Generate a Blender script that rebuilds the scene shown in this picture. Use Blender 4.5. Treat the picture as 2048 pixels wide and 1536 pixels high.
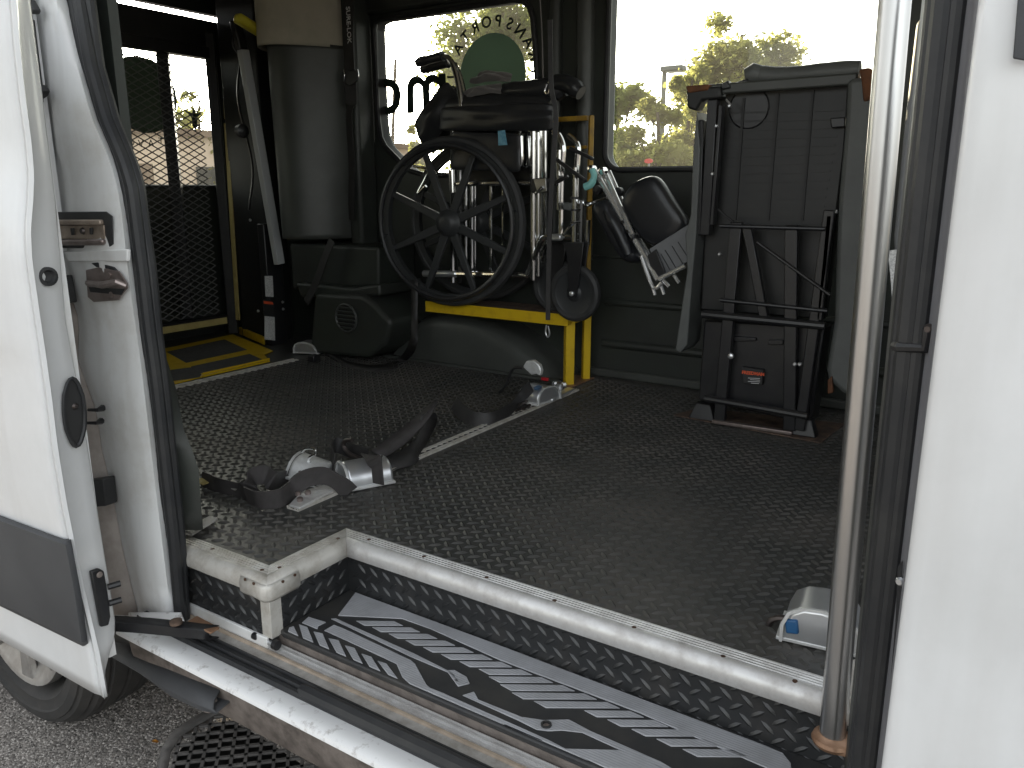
import bpy, bmesh, math, random
from mathutils import Vector, Matrix, noise
random.seed(7)
V = Vector
R = math.radians
for o in list(bpy.data.objects):
    bpy.data.objects.remove(o, do_unlink=True)
SC = bpy.context.scene
COL = SC.collection

# ------------------------------------------------------------------ camera
# world axes: +X towards the front of the van, +Y across it (into the cabin), +Z up, z = 0 the cabin floor
FPX, PITCH, YAW = 1600.0, R(13.8), R(33.2)
CAM = V((0, 0, .72))
FW = V((-math.sin(YAW) * math.cos(PITCH), math.cos(YAW) * math.cos(PITCH), -math.sin(PITCH)))
RT = V((math.cos(YAW), math.sin(YAW), 0))
UP = RT.cross(FW)
cd = bpy.data.cameras.new('camera')
cd.sensor_width = 36
cd.lens = FPX / 2048 * 36
cd.clip_start = .02
cd.clip_end = 2000
cam = bpy.data.objects.new('camera', cd)
COL.objects.link(cam)
m = Matrix((RT, UP, -FW)).transposed().to_4x4()
m.translation = CAM
cam.matrix_world = m
SC.camera = cam

# ------------------------------------------------------------------ light
SUN_EL = R(9.0)
SUN_AZ = V((-.74, .67, 0)).normalized()          # low sun behind the van
SUN_DIR = V((SUN_AZ.x * math.cos(SUN_EL), SUN_AZ.y * math.cos(SUN_EL), math.sin(SUN_EL)))
w = bpy.data.worlds.new('World')
SC.world = w
w.use_nodes = True
nt = w.node_tree
nt.nodes.clear()
sky = nt.nodes.new('ShaderNodeTexSky')
sky.sky_type = 'NISHITA'
sky.sun_disc = False
sky.sun_elevation = SUN_EL
sky.sun_rotation = math.atan2(SUN_AZ.x, SUN_AZ.y)
sky.air_density = 1.0
sky.dust_density = 3.0
sky.ozone_density = 1.0
hs = nt.nodes.new('ShaderNodeHueSaturation')
hs.inputs['Saturation'].default_value = .22
bg = nt.nodes.new('ShaderNodeBackground')
bg.inputs['Strength'].default_value = .15
wo = nt.nodes.new('ShaderNodeOutputWorld')
nt.links.new(sky.outputs[0], hs.inputs['Color'])
nt.links.new(hs.outputs[0], bg.inputs['Color'])
nt.links.new(bg.outputs[0], wo.inputs['Surface'])
sl = bpy.data.lights.new('sun', 'SUN')
sl.energy = 2.0
sl.angle = R(1.5)
sl.color = (1, .80, .52)
so = bpy.data.objects.new('sun', sl)
COL.objects.link(so)
so.rotation_euler = SUN_DIR.to_track_quat('Z', 'Y').to_euler()
so.location = (0, 0, 8)
vs = SC.view_settings
vs.view_transform = 'Standard'
vs.look = 'None'
vs.gamma = 1
vs.use_curve_mapping = False
vs.exposure = 2.28
SC.render.resolution_x, SC.render.resolution_y = 1024, 768
SC.cycles.max_bounces = 8
SC.cycles.transparent_max_bounces = 24

# ------------------------------------------------------------------ helpers
def ray(x, y):
    return FW + RT * ((x - 1024) / FPX) - UP * ((y - 768) / FPX)
def PZ(x, y, z):
    d = ray(x, y); return CAM + d * ((z - CAM.z) / d.z)
def PY(x, y, Y):
    d = ray(x, y); return CAM + d * ((Y - CAM.y) / d.y)
def PX(x, y, X):
    d = ray(x, y); return CAM + d * ((X - CAM.x) / d.x)

def tag(o, label=None, cat=None, group=None, kind=None):
    if label: o['label'] = label
    if cat: o['category'] = cat
    if group: o['group'] = group
    if kind: o['kind'] = kind
    return o
def empty(name, loc, label, cat, group=None):
    o = bpy.data.objects.new(name, None)
    o.location = loc
    o.empty_display_size = .1
    COL.objects.link(o)
    return tag(o, label, cat, group)
def wloc(o):
    l = V(o.location)
    if o.parent: l = l + wloc(o.parent)
    return l
def link(o, parent=None):
    COL.objects.link(o)
    if parent:
        o.parent = parent
        o.location = V(o.location) - wloc(parent)
    return o
def frames(pts, closed=False):
    n = len(pts); T = []
    for i in range(n):
        a = pts[i - 1] if (i or closed) else pts[0]
        b = pts[(i + 1) % n] if (i < n - 1 or closed) else pts[-1]
        t = (b - a)
        T.append(t.normalized() if t.length > 1e-9 else V((0, 0, 1)))
    u = T[0].orthogonal().normalized(); U = []
    for t in T:
        u = (u - t * u.dot(t))
        u = u.normalized() if u.length > 1e-6 else t.orthogonal().normalized()
        U.append(u)
    return T, U
def spline(pts, n=8, closed=False):
    """Catmull-Rom through pts."""
    P = [V(p) for p in pts]; out = []; k = len(P)
    segs = k if closed else k - 1
    for i in range(segs):
        p1, p2 = P[i], P[(i + 1) % k]
        p0 = P[i - 1] if (i or closed) else p1 * 2 - p2
        p3 = P[(i + 2) % k] if (i + 2 < k or closed) else p2 * 2 - p1
        for j in range(n):
            t = j / n
            out.append(.5 * ((2 * p1) + (p2 - p0) * t + (2 * p0 - 5 * p1 + 4 * p2 - p3) * t * t + (3 * p1 - p0 - 3 * p2 + p3) * t ** 3))
    if not closed: out.append(P[-1])
    return out
class MB:
    def __init__(s): s.v = []; s.f = []
    def add(s, vs, fs):
        b = len(s.v); s.v += [tuple(p) for p in vs]; s.f += [tuple(i + b for i in f) for f in fs]; return s
    def box(s, lo, hi):
        x0, y0, z0 = lo; x1, y1, z1 = hi
        return s.add([(x0, y0, z0), (x1, y0, z0), (x1, y1, z0), (x0, y1, z0), (x0, y0, z1), (x1, y0, z1), (x1, y1, z1), (x0, y1, z1)],
                     [(0, 3, 2, 1), (4, 5, 6, 7), (0, 1, 5, 4), (1, 2, 6, 5), (2, 3, 7, 6), (3, 0, 4, 7)])
    def obox(s, c, ax, ay, az):
        """box around c with half-axis vectors."""
        c, ax, ay, az = V(c), V(ax), V(ay), V(az)
        P = [c + ax * i + ay * j + az * k for k in (-1, 1) for i, j in ((-1, -1), (1, -1), (1, 1), (-1, 1))]
        return s.add(P, [(0, 3, 2, 1), (4, 5, 6, 7), (0, 1, 5, 4), (1, 2, 6, 5), (2, 3, 7, 6), (3, 0, 4, 7)])
    def bar(s, a, b, wd, th, up=(0, 0, 1)):
        a, b = V(a), V(b); t = (b - a); L = t.length; t.normalize()
        side = t.cross(V(up)); side = side.normalized() if side.length > 1e-6 else t.orthogonal().normalized()
        u = side.cross(t)
        return s.obox((a + b) / 2, t * (L / 2), side * (wd / 2), u * (th / 2))
    def prism(s, poly, ext):
        P = [V(p) for p in poly]; e = V(ext); n = len(P)
        return s.add(P + [p + e for p in P], [tuple(range(n))[::-1], tuple(range(n, 2 * n))] + [(i, (i + 1) % n, n + (i + 1) % n, n + i) for i in range(n)])
    def tube(s, pts, r, n=8, caps=True, closed=False):
        P = [V(p) for p in pts]
        if len(P) < 2: return s
        T, U = frames(P, closed); k = len(P); vs = []; fs = []
        for i in range(k):
            w_ = T[i].cross(U[i]); rr = r[i] if isinstance(r, (list, tuple)) else r
            for j in range(n):
                a = 2 * math.pi * j / n
                vs.append(P[i] + (U[i] * math.cos(a) + w_ * math.sin(a)) * rr)
        for i in range(k if closed else k - 1):
            for j in range(n):
                i2 = (i + 1) % k
                fs.append((i * n + j, i * n + (j + 1) % n, i2 * n + (j + 1) % n, i2 * n + j))
        if caps and not closed:
            fs.append(tuple(range(n))[::-1]); fs.append(tuple(range((k - 1) * n, k * n)))
        return s.add(vs, fs)
    def cyl(s, a, b, r, n=12, r2=None):
        return s.tube([a, b], [r, r if r2 is None else r2], n)
    def lathe(s, prof, c, axis, n=24, ring=False):
        """prof: list of (radius, offset along axis); ring closes the section instead of capping it"""
        if ring: prof = list(prof) + [prof[0]]
        c, ax = V(c), V(axis).normalized(); u = ax.orthogonal().normalized(); w_ = ax.cross(u); vs = []; fs = []; k = len(prof)
        for (r, h) in prof:
            for j in range(n):
                a = 2 * math.pi * j / n; vs.append(c + ax * h + (u * math.cos(a) + w_ * math.sin(a)) * max(r, 1e-4))
        for i in range(k - 1):
            for j in range(n):
                fs.append((i * n + j, i * n + (j + 1) % n, (i + 1) * n + (j + 1) % n, (i + 1) * n + j))
        if not ring: fs.append(tuple(range(n))[::-1]); fs.append(tuple(range((k - 1) * n, k * n)))
        return s.add(vs, fs)
    def grid(s, rows):
        n = len(rows[0]); vs = [p for r in rows for p in r]; fs = []
        for i in range(len(rows) - 1):
            for j in range(n - 1): fs.append((i * n + j, i * n + j + 1, (i + 1) * n + j + 1, (i + 1) * n + j))
        return s.add(vs, fs)
    def ribbon(s, pts, wid, width, th=.0018):
        """flat belt: wid = list of unit vectors (or one) across the belt."""
        P = [V(p) for p in pts]; k = len(P); T, _ = frames(P); rows = []
        for i in range(k):
            wv = V(wid[min(i, len(wid) - 1)]) if isinstance(wid, list) else V(wid)
            wv = (wv - T[i] * wv.dot(T[i])).normalized(); nn = T[i].cross(wv)
            rows.append([P[i] - wv * width / 2 - nn * th, P[i] + wv * width / 2 - nn * th, P[i] + wv * width / 2 + nn * th, P[i] - wv * width / 2 + nn * th])
        vs = [p for r in rows for p in r]; fs = []
        for i in range(k - 1):
            for j in range(4): fs.append((i * 4 + j, i * 4 + (j + 1) % 4, (i + 1) * 4 + (j + 1) % 4, (i + 1) * 4 + j))
        fs.append((3, 2, 1, 0)); fs.append(tuple((k - 1) * 4 + q for q in range(4)))
        return s.add(vs, fs)
    def sweep(s, prof, path, offs):
        """prof [(u,z)], path points, offs: per point horizontal vector that u multiplies."""
        rows = [[V(p) + V(o) * u + V((0, 0, z)) for (u, z) in prof] for p, o in zip(path, offs)]
        return s.grid(rows)
    def build(s, name, mat, parent=None, bevel=0, smooth=True, ang=35, solid=0, subs=0, kind=None, seg=2):
        me = bpy.data.meshes.new(name)
        me.from_pydata(s.v, [], s.f)
        me.validate()
        bm = bmesh.new(); bm.from_mesh(me); bmesh.ops.recalc_face_normals(bm, faces=bm.faces); bm.to_mesh(me); bm.free()
        me.materials.append(mat)
        if smooth:
            me.shade_smooth()
            me.set_sharp_from_angle(angle=R(ang))
        # put the origin at the middle of the piece
        if s.v:
            c = sum((V(p) for p in s.v), V()) / len(s.v)
            me.transform(Matrix.Translation(-c))
        else: c = V()
        o = bpy.data.objects.new(name, me); o.location = c
        link(o, parent)
        if solid:
            md = o.modifiers.new('solid', 'SOLIDIFY'); md.thickness = solid; md.offset = 0
        if bevel:
            md = o.modifiers.new('bevel', 'BEVEL'); md.width = bevel; md.segments = seg; md.limit_method = 'ANGLE'; md.angle_limit = R(40); md.harden_normals = False
        if subs:
            md = o.modifiers.new('subs', 'SUBSURF'); md.levels = subs; md.render_levels = subs
        if kind: o['kind'] = kind
        return o
def holed(outer, holes):
    """flat sheet with holes: triangulated MB"""
    bm = bmesh.new(); es = []
    for loop in [outer] + holes:
        vv = [bm.verts.new(p) for p in loop]
        for i in range(len(vv)): es.append(bm.edges.new((vv[i], vv[(i + 1) % len(vv)])))
    bmesh.ops.triangle_fill(bm, use_beauty=True, use_dissolve=False, edges=es)
    bm.verts.index_update()
    mb = MB(); mb.v = [tuple(v.co) for v in bm.verts]; mb.f = [tuple(v.index for v in f.verts) for f in bm.faces]
    bm.free(); return mb
def rrect(x0, x1, z0, z1, r, n=6):
    out = []
    for cx, cz, a0 in ((x1 - r, z1 - r, 0), (x0 + r, z1 - r, 90), (x0 + r, z0 + r, 180), (x1 - r, z0 + r, 270)):
        for i in range(n + 1):
            a = R(a0 + 90 * i / n); out.append((cx + r * math.cos(a), cz + r * math.sin(a)))
    return out
def text_mesh(txt, size, font_shear=0, bold=0, ext=.0004):
    cu = bpy.data.curves.new('t', 'FONT'); cu.body = txt; cu.size = size; cu.align_x = 'CENTER'; cu.align_y = 'CENTER'
    cu.shear = font_shear; cu.offset = bold; cu.extrude = ext; cu.resolution_u = 3
    o = bpy.data.objects.new('t', cu); COL.objects.link(o)
    dg = bpy.context.evaluated_depsgraph_get()
    me = bpy.data.meshes.new_from_object(o.evaluated_get(dg))
    bpy.data.objects.remove(o, do_unlink=True); bpy.data.curves.remove(cu)
    return me
def place_text(name, txt, size, origin, ex, ey, mat, parent, shear=0, bold=0):
    """ex: reading direction, ey: letter-up direction in the world."""
    me = text_mesh(txt, size, shear, bold)
    ex, ey = V(ex).normalized(), V(ey).normalized(); ez = ex.cross(ey)
    M = Matrix((ex, ey, ez)).transposed().to_4x4(); me.transform(M); me.materials.clear(); me.materials.append(mat)
    o = bpy.data.objects.new(name, me); o.location = V(origin); link(o, parent); return o

# ------------------------------------------------------------------ materials
MATS = {}
def mat(name, col, rough=.5, metal=0, spec=.5, coat=0, n1=None, col2=None, nscale=8, nlo=.4, nhi=.65, bump=0, bscale=200, bdist=.001, rvar=0, detail=6, sheen=0, trans=0):
    m_ = bpy.data.materials.new(name); m_.use_nodes = True; t = m_.node_tree; b = t.nodes['Principled BSDF']
    b.inputs['Base Color'].default_value = (*col, 1); b.inputs['Roughness'].default_value = rough; b.inputs['Metallic'].default_value = metal
    b.inputs['Specular IOR Level'].default_value = spec; b.inputs['Coat Weight'].default_value = coat; b.inputs['Coat Roughness'].default_value = .08
    b.inputs['Sheen Weight'].default_value = sheen
    tc = t.nodes.new('ShaderNodeTexCoord'); src = t.nodes.new('ShaderNodeNewGeometry').outputs['Position']
    if col2:
        no = t.nodes.new('ShaderNodeTexNoise'); no.inputs['Scale'].default_value = nscale; no.inputs['Detail'].default_value = detail; no.inputs['Roughness'].default_value = .65
        t.links.new(src, no.inputs['Vector'])
        cr = t.nodes.new('ShaderNodeValToRGB'); cr.color_ramp.elements[0].position = nlo; cr.color_ramp.elements[1].position = nhi
        cr.color_ramp.elements[0].color = (*col, 1); cr.color_ramp.elements[1].color = (*col2, 1)
        t.links.new(no.outputs['Fac'], cr.inputs[0]); t.links.new(cr.outputs[0], b.inputs['Base Color'])
        if rvar:
            mr = t.nodes.new('ShaderNodeMapRange'); mr.inputs[1].default_value = nlo; mr.inputs[2].default_value = nhi
            mr.inputs[3].default_value = rough; mr.inputs[4].default_value = min(1, rough + rvar)
            t.links.new(no.outputs['Fac'], mr.inputs[0]); t.links.new(mr.outputs[0], b.inputs['Roughness'])
    if bump:
        nb = t.nodes.new('ShaderNodeTexNoise'); nb.inputs['Scale'].default_value = bscale; nb.inputs['Detail'].default_value = 3
        t.links.new(src, nb.inputs['Vector'])
        bp = t.nodes.new('ShaderNodeBump'); bp.inputs['Strength'].default_value = bump; bp.inputs['Distance'].default_value = bdist
        t.links.new(nb.outputs['Fac'], bp.inputs['Height']); t.links.new(bp.outputs[0], b.inputs['Normal'])
    MATS[name] = m_; return m_
M_white = mat('white_paint', (.77, .775, .775), .28, coat=.6, col2=(.66, .665, .66), nscale=4, nlo=.42, nhi=.85, rvar=.15)
def streak(m_, amt=.16):
    t = m_.node_tree; b = t.nodes['Principled BSDF']; g = t.nodes.new('ShaderNodeNewGeometry'); mp_ = t.nodes.new('ShaderNodeMapping'); mp_.inputs['Scale'].default_value = (16, 16, 1.6)
    no = t.nodes.new('ShaderNodeTexNoise'); no.inputs['Scale'].default_value = 1; no.inputs['Detail'].default_value = 5
    t.links.new(g.outputs['Position'], mp_.inputs[0]); t.links.new(mp_.outputs[0], no.inputs['Vector'])
    mr = t.nodes.new('ShaderNodeMapRange'); mr.inputs[1].default_value = .45; mr.inputs[2].default_value = .75; mr.inputs[3].default_value = 0; mr.inputs[4].default_value = amt
    t.links.new(no.outputs['Fac'], mr.inputs[0]); mx = t.nodes.new('ShaderNodeMixRGB'); mx.inputs[2].default_value = (.40, .37, .33, 1)
    src = b.inputs['Base Color'].links[0].from_socket; t.links.new(src, mx.inputs[1]); t.links.new(mr.outputs[0], mx.inputs[0]); t.links.new(mx.outputs[0], b.inputs['Base Color'])
streak(M_white, .22)
M_wjamb = mat('white_jamb_paint', (.83, .835, .825), .38, coat=.15, col2=(.66, .64, .60), nscale=9, nlo=.50, nhi=.80, rvar=.2)
streak(M_wjamb, .34)
M_wdirty = mat('scuffed_white_sill', (.86, .86, .85), .42, col2=(.36, .33, .30), nscale=38, nlo=.56, nhi=.74, rvar=.2)
M_grime = mat('grimy_metal', (.20, .17, .15), .7, col2=(.09, .075, .065), nscale=22, bump=.3, bscale=120)
M_tan = mat('dirty_sill_tan', (.44, .42, .39), .6, col2=(.24, .22, .19), nscale=30, nlo=.4, nhi=.7, bump=.2)
M_rub = mat('black_rubber', (.022, .023, .025), .48, spec=.4, col2=(.035, .035, .035), nscale=14)
M_rubm = mat('dusty_black_rubber', (.026, .026, .026), .6, col2=(.055, .052, .048), nscale=10, nlo=.45, nhi=.75)
M_tread = mat('ribbed_floor_rubber', (.046, .047, .044), .46, spec=.5, col2=(.125, .110, .096), nscale=2.3, nlo=.46, nhi=.78, rvar=.18, bump=.25, bscale=420, bdist=.0006)
M_bars = mat('polished_tread_bars', (.046, .046, .043), .42, spec=.55, col2=(.10, .09, .08), nscale=3.2, nlo=.46, nhi=.78, rvar=.15)
M_board = mat('dusty_step_plastic', (.085, .08, .075), .7, col2=(.14, .13, .12), nscale=30, nlo=.42, nhi=.66, bump=.3, bscale=300)
M_legtube = mat('bright_satin_tube', (.82, .82, .82), .22, metal=.75)
M_armgrey = mat('pale_grey_arm_paint', (.42, .43, .43), .34, coat=.3)
M_orange = mat('orange_tan_bead', (.48, .39, .30), .5, col2=(.36, .29, .22), nscale=30)
M_yelo = mat('aged_orange_yellow_paint', (.40, .235, .02), .5, col2=(.24, .14, .03), nscale=20)
M_gap = mat('dirty_jamb_channel', (.42, .375, .34), .7, col2=(.27, .235, .21), nscale=12, nlo=.4, nhi=.7)
M_jshade = mat('shade_grey_jamb', (.17, .17, .18), .5, col2=(.14, .14, .15), nscale=8)  # white front jamb with its shade put into the colour as grey
M_riser = mat('riser_rubber', (.021, .022, .023), .36, spec=.6, col2=(.045, .042, .039), nscale=12, nlo=.5, nhi=.8, bump=.2, bscale=420, bdist=.0006)
M_panel = mat('charcoal_moulded_plastic', (.037, .043, .036), .44, spec=.5, col2=(.032, .034, .031), nscale=6, bump=.25, bscale=900, bdist=.0004)
M_panel2 = mat('grey_moulded_plastic', (.068, .073, .066), .42, spec=.5, col2=(.055, .058, .053), nscale=6, bump=.2, bscale=900, bdist=.0004)
M_cream = mat('cream_headliner', (.46, .42, .33), .8, col2=(.40, .37, .29), nscale=10, bump=.2, bscale=500)
M_alu = mat('worn_aluminium', (.74, .735, .72), .40, metal=.5, col2=(.52, .50, .48), nscale=26, nlo=.42, nhi=.72, rvar=.25, bump=.06, bscale=300)
M_alud = mat('dusty_ribbed_aluminium', (.62, .60, .555), .52, metal=.3, col2=(.40, .365, .31), nscale=24, nlo=.42, nhi=.70, rvar=.2)
M_chrome = mat('chrome', (.78, .78, .78), .12, metal=1)
M_steel = mat('brushed_steel_pole', (.585, .58, .572), .28, metal=1, col2=(.55, .545, .535), nscale=4, rvar=.03)
M_zinc = mat('zinc_housing', (.70, .71, .72), .28, metal=.8, col2=(.62, .63, .64), nscale=14, nlo=.4, nhi=.75, rvar=.06)
M_zincw = mat('pale_zinc_plate', (.80, .81, .80), .34, metal=.45, col2=(.66, .66, .64), nscale=40, rvar=.1)
M_black = mat('black_painted_steel', (.014, .014, .016), .34, spec=.5, col2=(.022, .022, .022), nscale=20)
M_blackm = mat('matt_black_steel', (.012, .013, .013), .46, col2=(.018, .018, .017), nscale=16)
M_mesh = mat('black_expanded_metal', (.10, .10, .10), .34, spec=.7)
M_yel = mat('yellow_paint', (.66, .44, .012), .42, col2=(.50, .30, .012), nscale=24, nlo=.5, nhi=.78, rvar=.15)
M_yeld = mat('faded_yellow_tape', (.44, .36, .14), .6, col2=(.36, .28, .10), nscale=18)
M_yelb = mat('bright_yellow_pad', (.62, .54, .03), .5, col2=(.5, .42, .03), nscale=14)
M_grip = mat('grey_grit_tape', (.085, .085, .085), .85, col2=(.055, .055, .055), nscale=60, bump=.4, bscale=900)
M_vinyl = mat('black_vinyl', (.020, .021, .023), .32, spec=.5, col2=(.028, .028, .029), nscale=12, bump=.25, bscale=260, bdist=.0015)
M_pad = mat('black_calf_pad', (.016, .017, .020), .34, spec=.5, bump=.06, bscale=300)
M_cloth = mat('grey_brown_cloth', (.16, .145, .135), .9, col2=(.11, .10, .095), nscale=14, sheen=.3, bump=.3, bscale=500)
M_belt = mat('black_webbing', (.026, .025, .025), .55, spec=.4, col2=(.036, .034, .033), nscale=30, bump=.3, bscale=1200, bdist=.0004)
M_belt2 = mat('charcoal_webbing', (.055, .05, .05), .6, col2=(.04, .037, .036), nscale=30, bump=.3, bscale=1200, bdist=.0004)
M_tyre = mat('grey_caster_rubber', (.026, .027, .028), .6, col2=(.038, .038, .038), nscale=20)
M_mag = mat('grey_mag_wheel', (.034, .036, .037), .42, spec=.45)
M_fab = mat('grey_seat_vinyl', (.11, .117, .112), .48, col2=(.09, .095, .092), nscale=7, bump=.2, bscale=350)
M_fabd = mat('grey_seat_back', (.20, .205, .215), .55, col2=(.16, .165, .17), nscale=7, bump=.15, bscale=350)
M_rust = mat('rusty_foam', (.17, .065, .025), .8, col2=(.09, .04, .02), nscale=20)
M_rustp = mat('rust_brown_plate', (.13, .085, .06), .7, col2=(.05, .035, .028), nscale=30, nlo=.4, nhi=.62, bump=.3)
M_copper = mat('rusted_collar', (.36, .22, .14), .42, metal=.4, col2=(.24, .13, .075), nscale=26)
M_teal = mat('teal_clip', (.25, .58, .55), .45)
M_blue = mat('blue_tab', (.02, .10, .24), .4)
M_red = mat('red_tab', (.55, .02, .03), .4)
M_sticker = mat('blue_sticker', (.10, .27, .38), .4, col2=(.17, .37, .46), nscale=90, nlo=.45, nhi=.55)
M_label = mat('white_label', (.62, .62, .60), .5, col2=(.42, .42, .41), nscale=240, nlo=.45, nhi=.55)
M_ink = mat('black_ink', (.02, .02, .02), .6)
M_lred = mat('orange_red_print', (.62, .09, .03), .5)
M_lwhite = mat('white_print', (.7, .7, .7), .5)
M_screw = mat('rusty_screw', (.10, .055, .035), .6, metal=.5)
M_hook = mat('dark_hook_steel', (.10, .085, .08), .4, metal=.8)
M_brown = mat('brown_plated_steel', (.30, .25, .23), .36, metal=.7, col2=(.20, .16, .145), nscale=26)
M_tan2 = mat('tan_channel', (.44, .36, .29), .42, metal=.5, col2=(.30, .24, .19), nscale=30)
M_clad = mat('grey_cladding', (.062, .064, .068), .62, col2=(.05, .052, .056), nscale=6, bump=.3, bscale=700)
M_tire = mat('tyre_rubber', (.028, .027, .026), .75, col2=(.05, .046, .042), nscale=9, nlo=.4, nhi=.7)
M_hub = mat('silver_hubcap', (.48, .47, .45), .40, metal=.7, col2=(.34, .32, .30), nscale=14)
M_step = mat('step_plastic', (.030, .031, .033), .46, col2=(.052, .050, .046), nscale=10)
M_trunk = mat('bark', (.09, .07, .05), .9, col2=(.05, .04, .03), nscale=6, bump=.5, bscale=12, bdist=.02)
M_pole = mat('grey_galvanised_pole', (.22, .22, .22), .6)
M_wood = mat('weathered_pole_wood', (.16, .13, .10), .9)
M_bld = mat('beige_stucco', (.72, .56, .45), .9, col2=(.66, .5, .39), nscale=1.2)
M_bwin = mat('dark_building_window', (.03, .035, .04), .15)
M_broof = mat('brown_fascia', (.16, .10, .07), .8)
M_carr = mat('red_car_paint', (.50, .03, .03), .3, coat=.5)
M_carw = mat('silver_car_paint', (.5, .5, .5), .3, coat=.5)
M_leafo = mat('orange_dry_leaf', (.42, .17, .02), .7)
def dia_ribbed():
    # dusty plastic pads with fine grooves running along the step
    m_ = mat('grey_ribbed_pad', (.42, .425, .445), .6, col2=(.34, .343, .355), nscale=14, rvar=.1); t = m_.node_tree; b = t.nodes['Principled BSDF']
    g = t.nodes.new('ShaderNodeNewGeometry'); wv = t.nodes.new('ShaderNodeTexWave'); wv.bands_direction = 'Y'; wv.inputs['Scale'].default_value = 60; wv.inputs['Distortion'].default_value = 0
    t.links.new(g.outputs['Position'], wv.inputs['Vector']); bp = t.nodes.new('ShaderNodeBump'); bp.inputs['Strength'].default_value = .25; bp.inputs['Distance'].default_value = .0012
    t.links.new(wv.outputs['Fac'], bp.inputs['Height']); t.links.new(bp.outputs[0], b.inputs['Normal']); return m_
M_rib = dia_ribbed()
def glass_mat(name, tint, gloss=.06):
    m_ = bpy.data.materials.new(name); m_.use_nodes = True; t = m_.node_tree; t.nodes.clear()
    tr = t.nodes.new('ShaderNodeBsdfTransparent'); tr.inputs[0].default_value = (*tint, 1)
    gl = t.nodes.new('ShaderNodeBsdfGlossy'); gl.inputs['Roughness'].default_value = .03; gl.inputs[0].default_value = (.9, .9, .9, 1)
    fr = t.nodes.new('ShaderNodeFresnel'); fr.inputs[0].default_value = 1.45
    mx = t.nodes.new('ShaderNodeMixShader'); ou = t.nodes.new('ShaderNodeOutputMaterial')
    # thin uneven dust film, added to haze the view like veiling glare
    tl = t.nodes.new('ShaderNodeBsdfTranslucent'); tl.inputs[0].default_value = (.9, .88, .78, 1); g_ = t.nodes.new('ShaderNodeNewGeometry')
    no = t.nodes.new('ShaderNodeTexNoise'); no.inputs['Scale'].default_value = 5; no.inputs['Detail'].default_value = 6; t.links.new(g_.outputs['Position'], no.inputs['Vector'])
    mr = t.nodes.new('ShaderNodeMapRange'); mr.inputs[1].default_value = .3; mr.inputs[2].default_value = .75; mr.inputs[3].default_value = .016; mr.inputs[4].default_value = .05; t.links.new(no.outputs['Fac'], mr.inputs[0])
    md = t.nodes.new('ShaderNodeMixShader'); t.links.new(mr.outputs[0], md.inputs[0]); t.links.new(tr.outputs[0], md.inputs[1]); t.links.new(tl.outputs[0], md.inputs[2])
    t.links.new(fr.outputs[0], mx.inputs[0]); t.links.new(md.outputs[0], mx.inputs[1]); t.links.new(gl.outputs[0], mx.inputs[2]); t.links.new(mx.outputs[0], ou.inputs[0]); return m_
M_glass = glass_mat('window_glass', (.86, .90, .82))
def vinyl_mat(name, col, tcol, mixf):
    """printed window film: opaque pigment that lets a little light through"""
    m_ = bpy.data.materials.new(name); m_.use_nodes = True; t = m_.node_tree; t.nodes.clear()
    d = t.nodes.new('ShaderNodeBsdfDiffuse'); d.inputs[0].default_value = (*col, 1)
    tl = t.nodes.new('ShaderNodeBsdfTranslucent'); tl.inputs[0].default_value = (*tcol, 1)
    mx = t.nodes.new('ShaderNodeMixShader'); mx.inputs[0].default_value = mixf; ou = t.nodes.new('ShaderNodeOutputMaterial')
    t.links.new(d.outputs[0], mx.inputs[1]); t.links.new(tl.outputs[0], mx.inputs[2]); t.links.new(mx.outputs[0], ou.inputs[0]); return m_
M_dteal = vinyl_mat('green_window_film', (.09, .11, .095), (.22, .275, .225), .8)
M_ddark = vinyl_mat('dark_window_film', (.04, .05, .045), (.06, .075, .065), .6)
def leaf_mat(name, c1, c2, tc_):
    m_ = bpy.data.materials.new(name); m_.use_nodes = True; t = m_.node_tree; t.nodes.clear()
    g = t.nodes.new('ShaderNodeNewGeometry'); cr = t.nodes.new('ShaderNodeValToRGB')
    cr.color_ramp.elements[0].color = (*c1, 1); cr.color_ramp.elements[1].color = (*c2, 1)
    t.links.new(g.outputs['Random Per Island'], cr.inputs[0])
    d = t.nodes.new('ShaderNodeBsdfDiffuse'); tl = t.nodes.new('ShaderNodeBsdfTranslucent'); tl.inputs[0].default_value = (*tc_, 1)
    mx = t.nodes.new('ShaderNodeMixShader'); mx.inputs[0].default_value = .5; ou = t.nodes.new('ShaderNodeOutputMaterial')
    t.links.new(cr.outputs[0], d.inputs[0]); t.links.new(d.outputs[0], mx.inputs[1]); t.links.new(tl.outputs[0], mx.inputs[2]); t.links.new(mx.outputs[0], ou.inputs[0]); return m_
M_leaf1 = leaf_mat('green_leaves', (.06, .09, .025), (.11, .12, .035), (.40, .44, .13))
M_leaf2 = leaf_mat('yellow_green_leaves', (.08, .10, .03), (.13, .13, .04), (.50, .50, .17))
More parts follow.
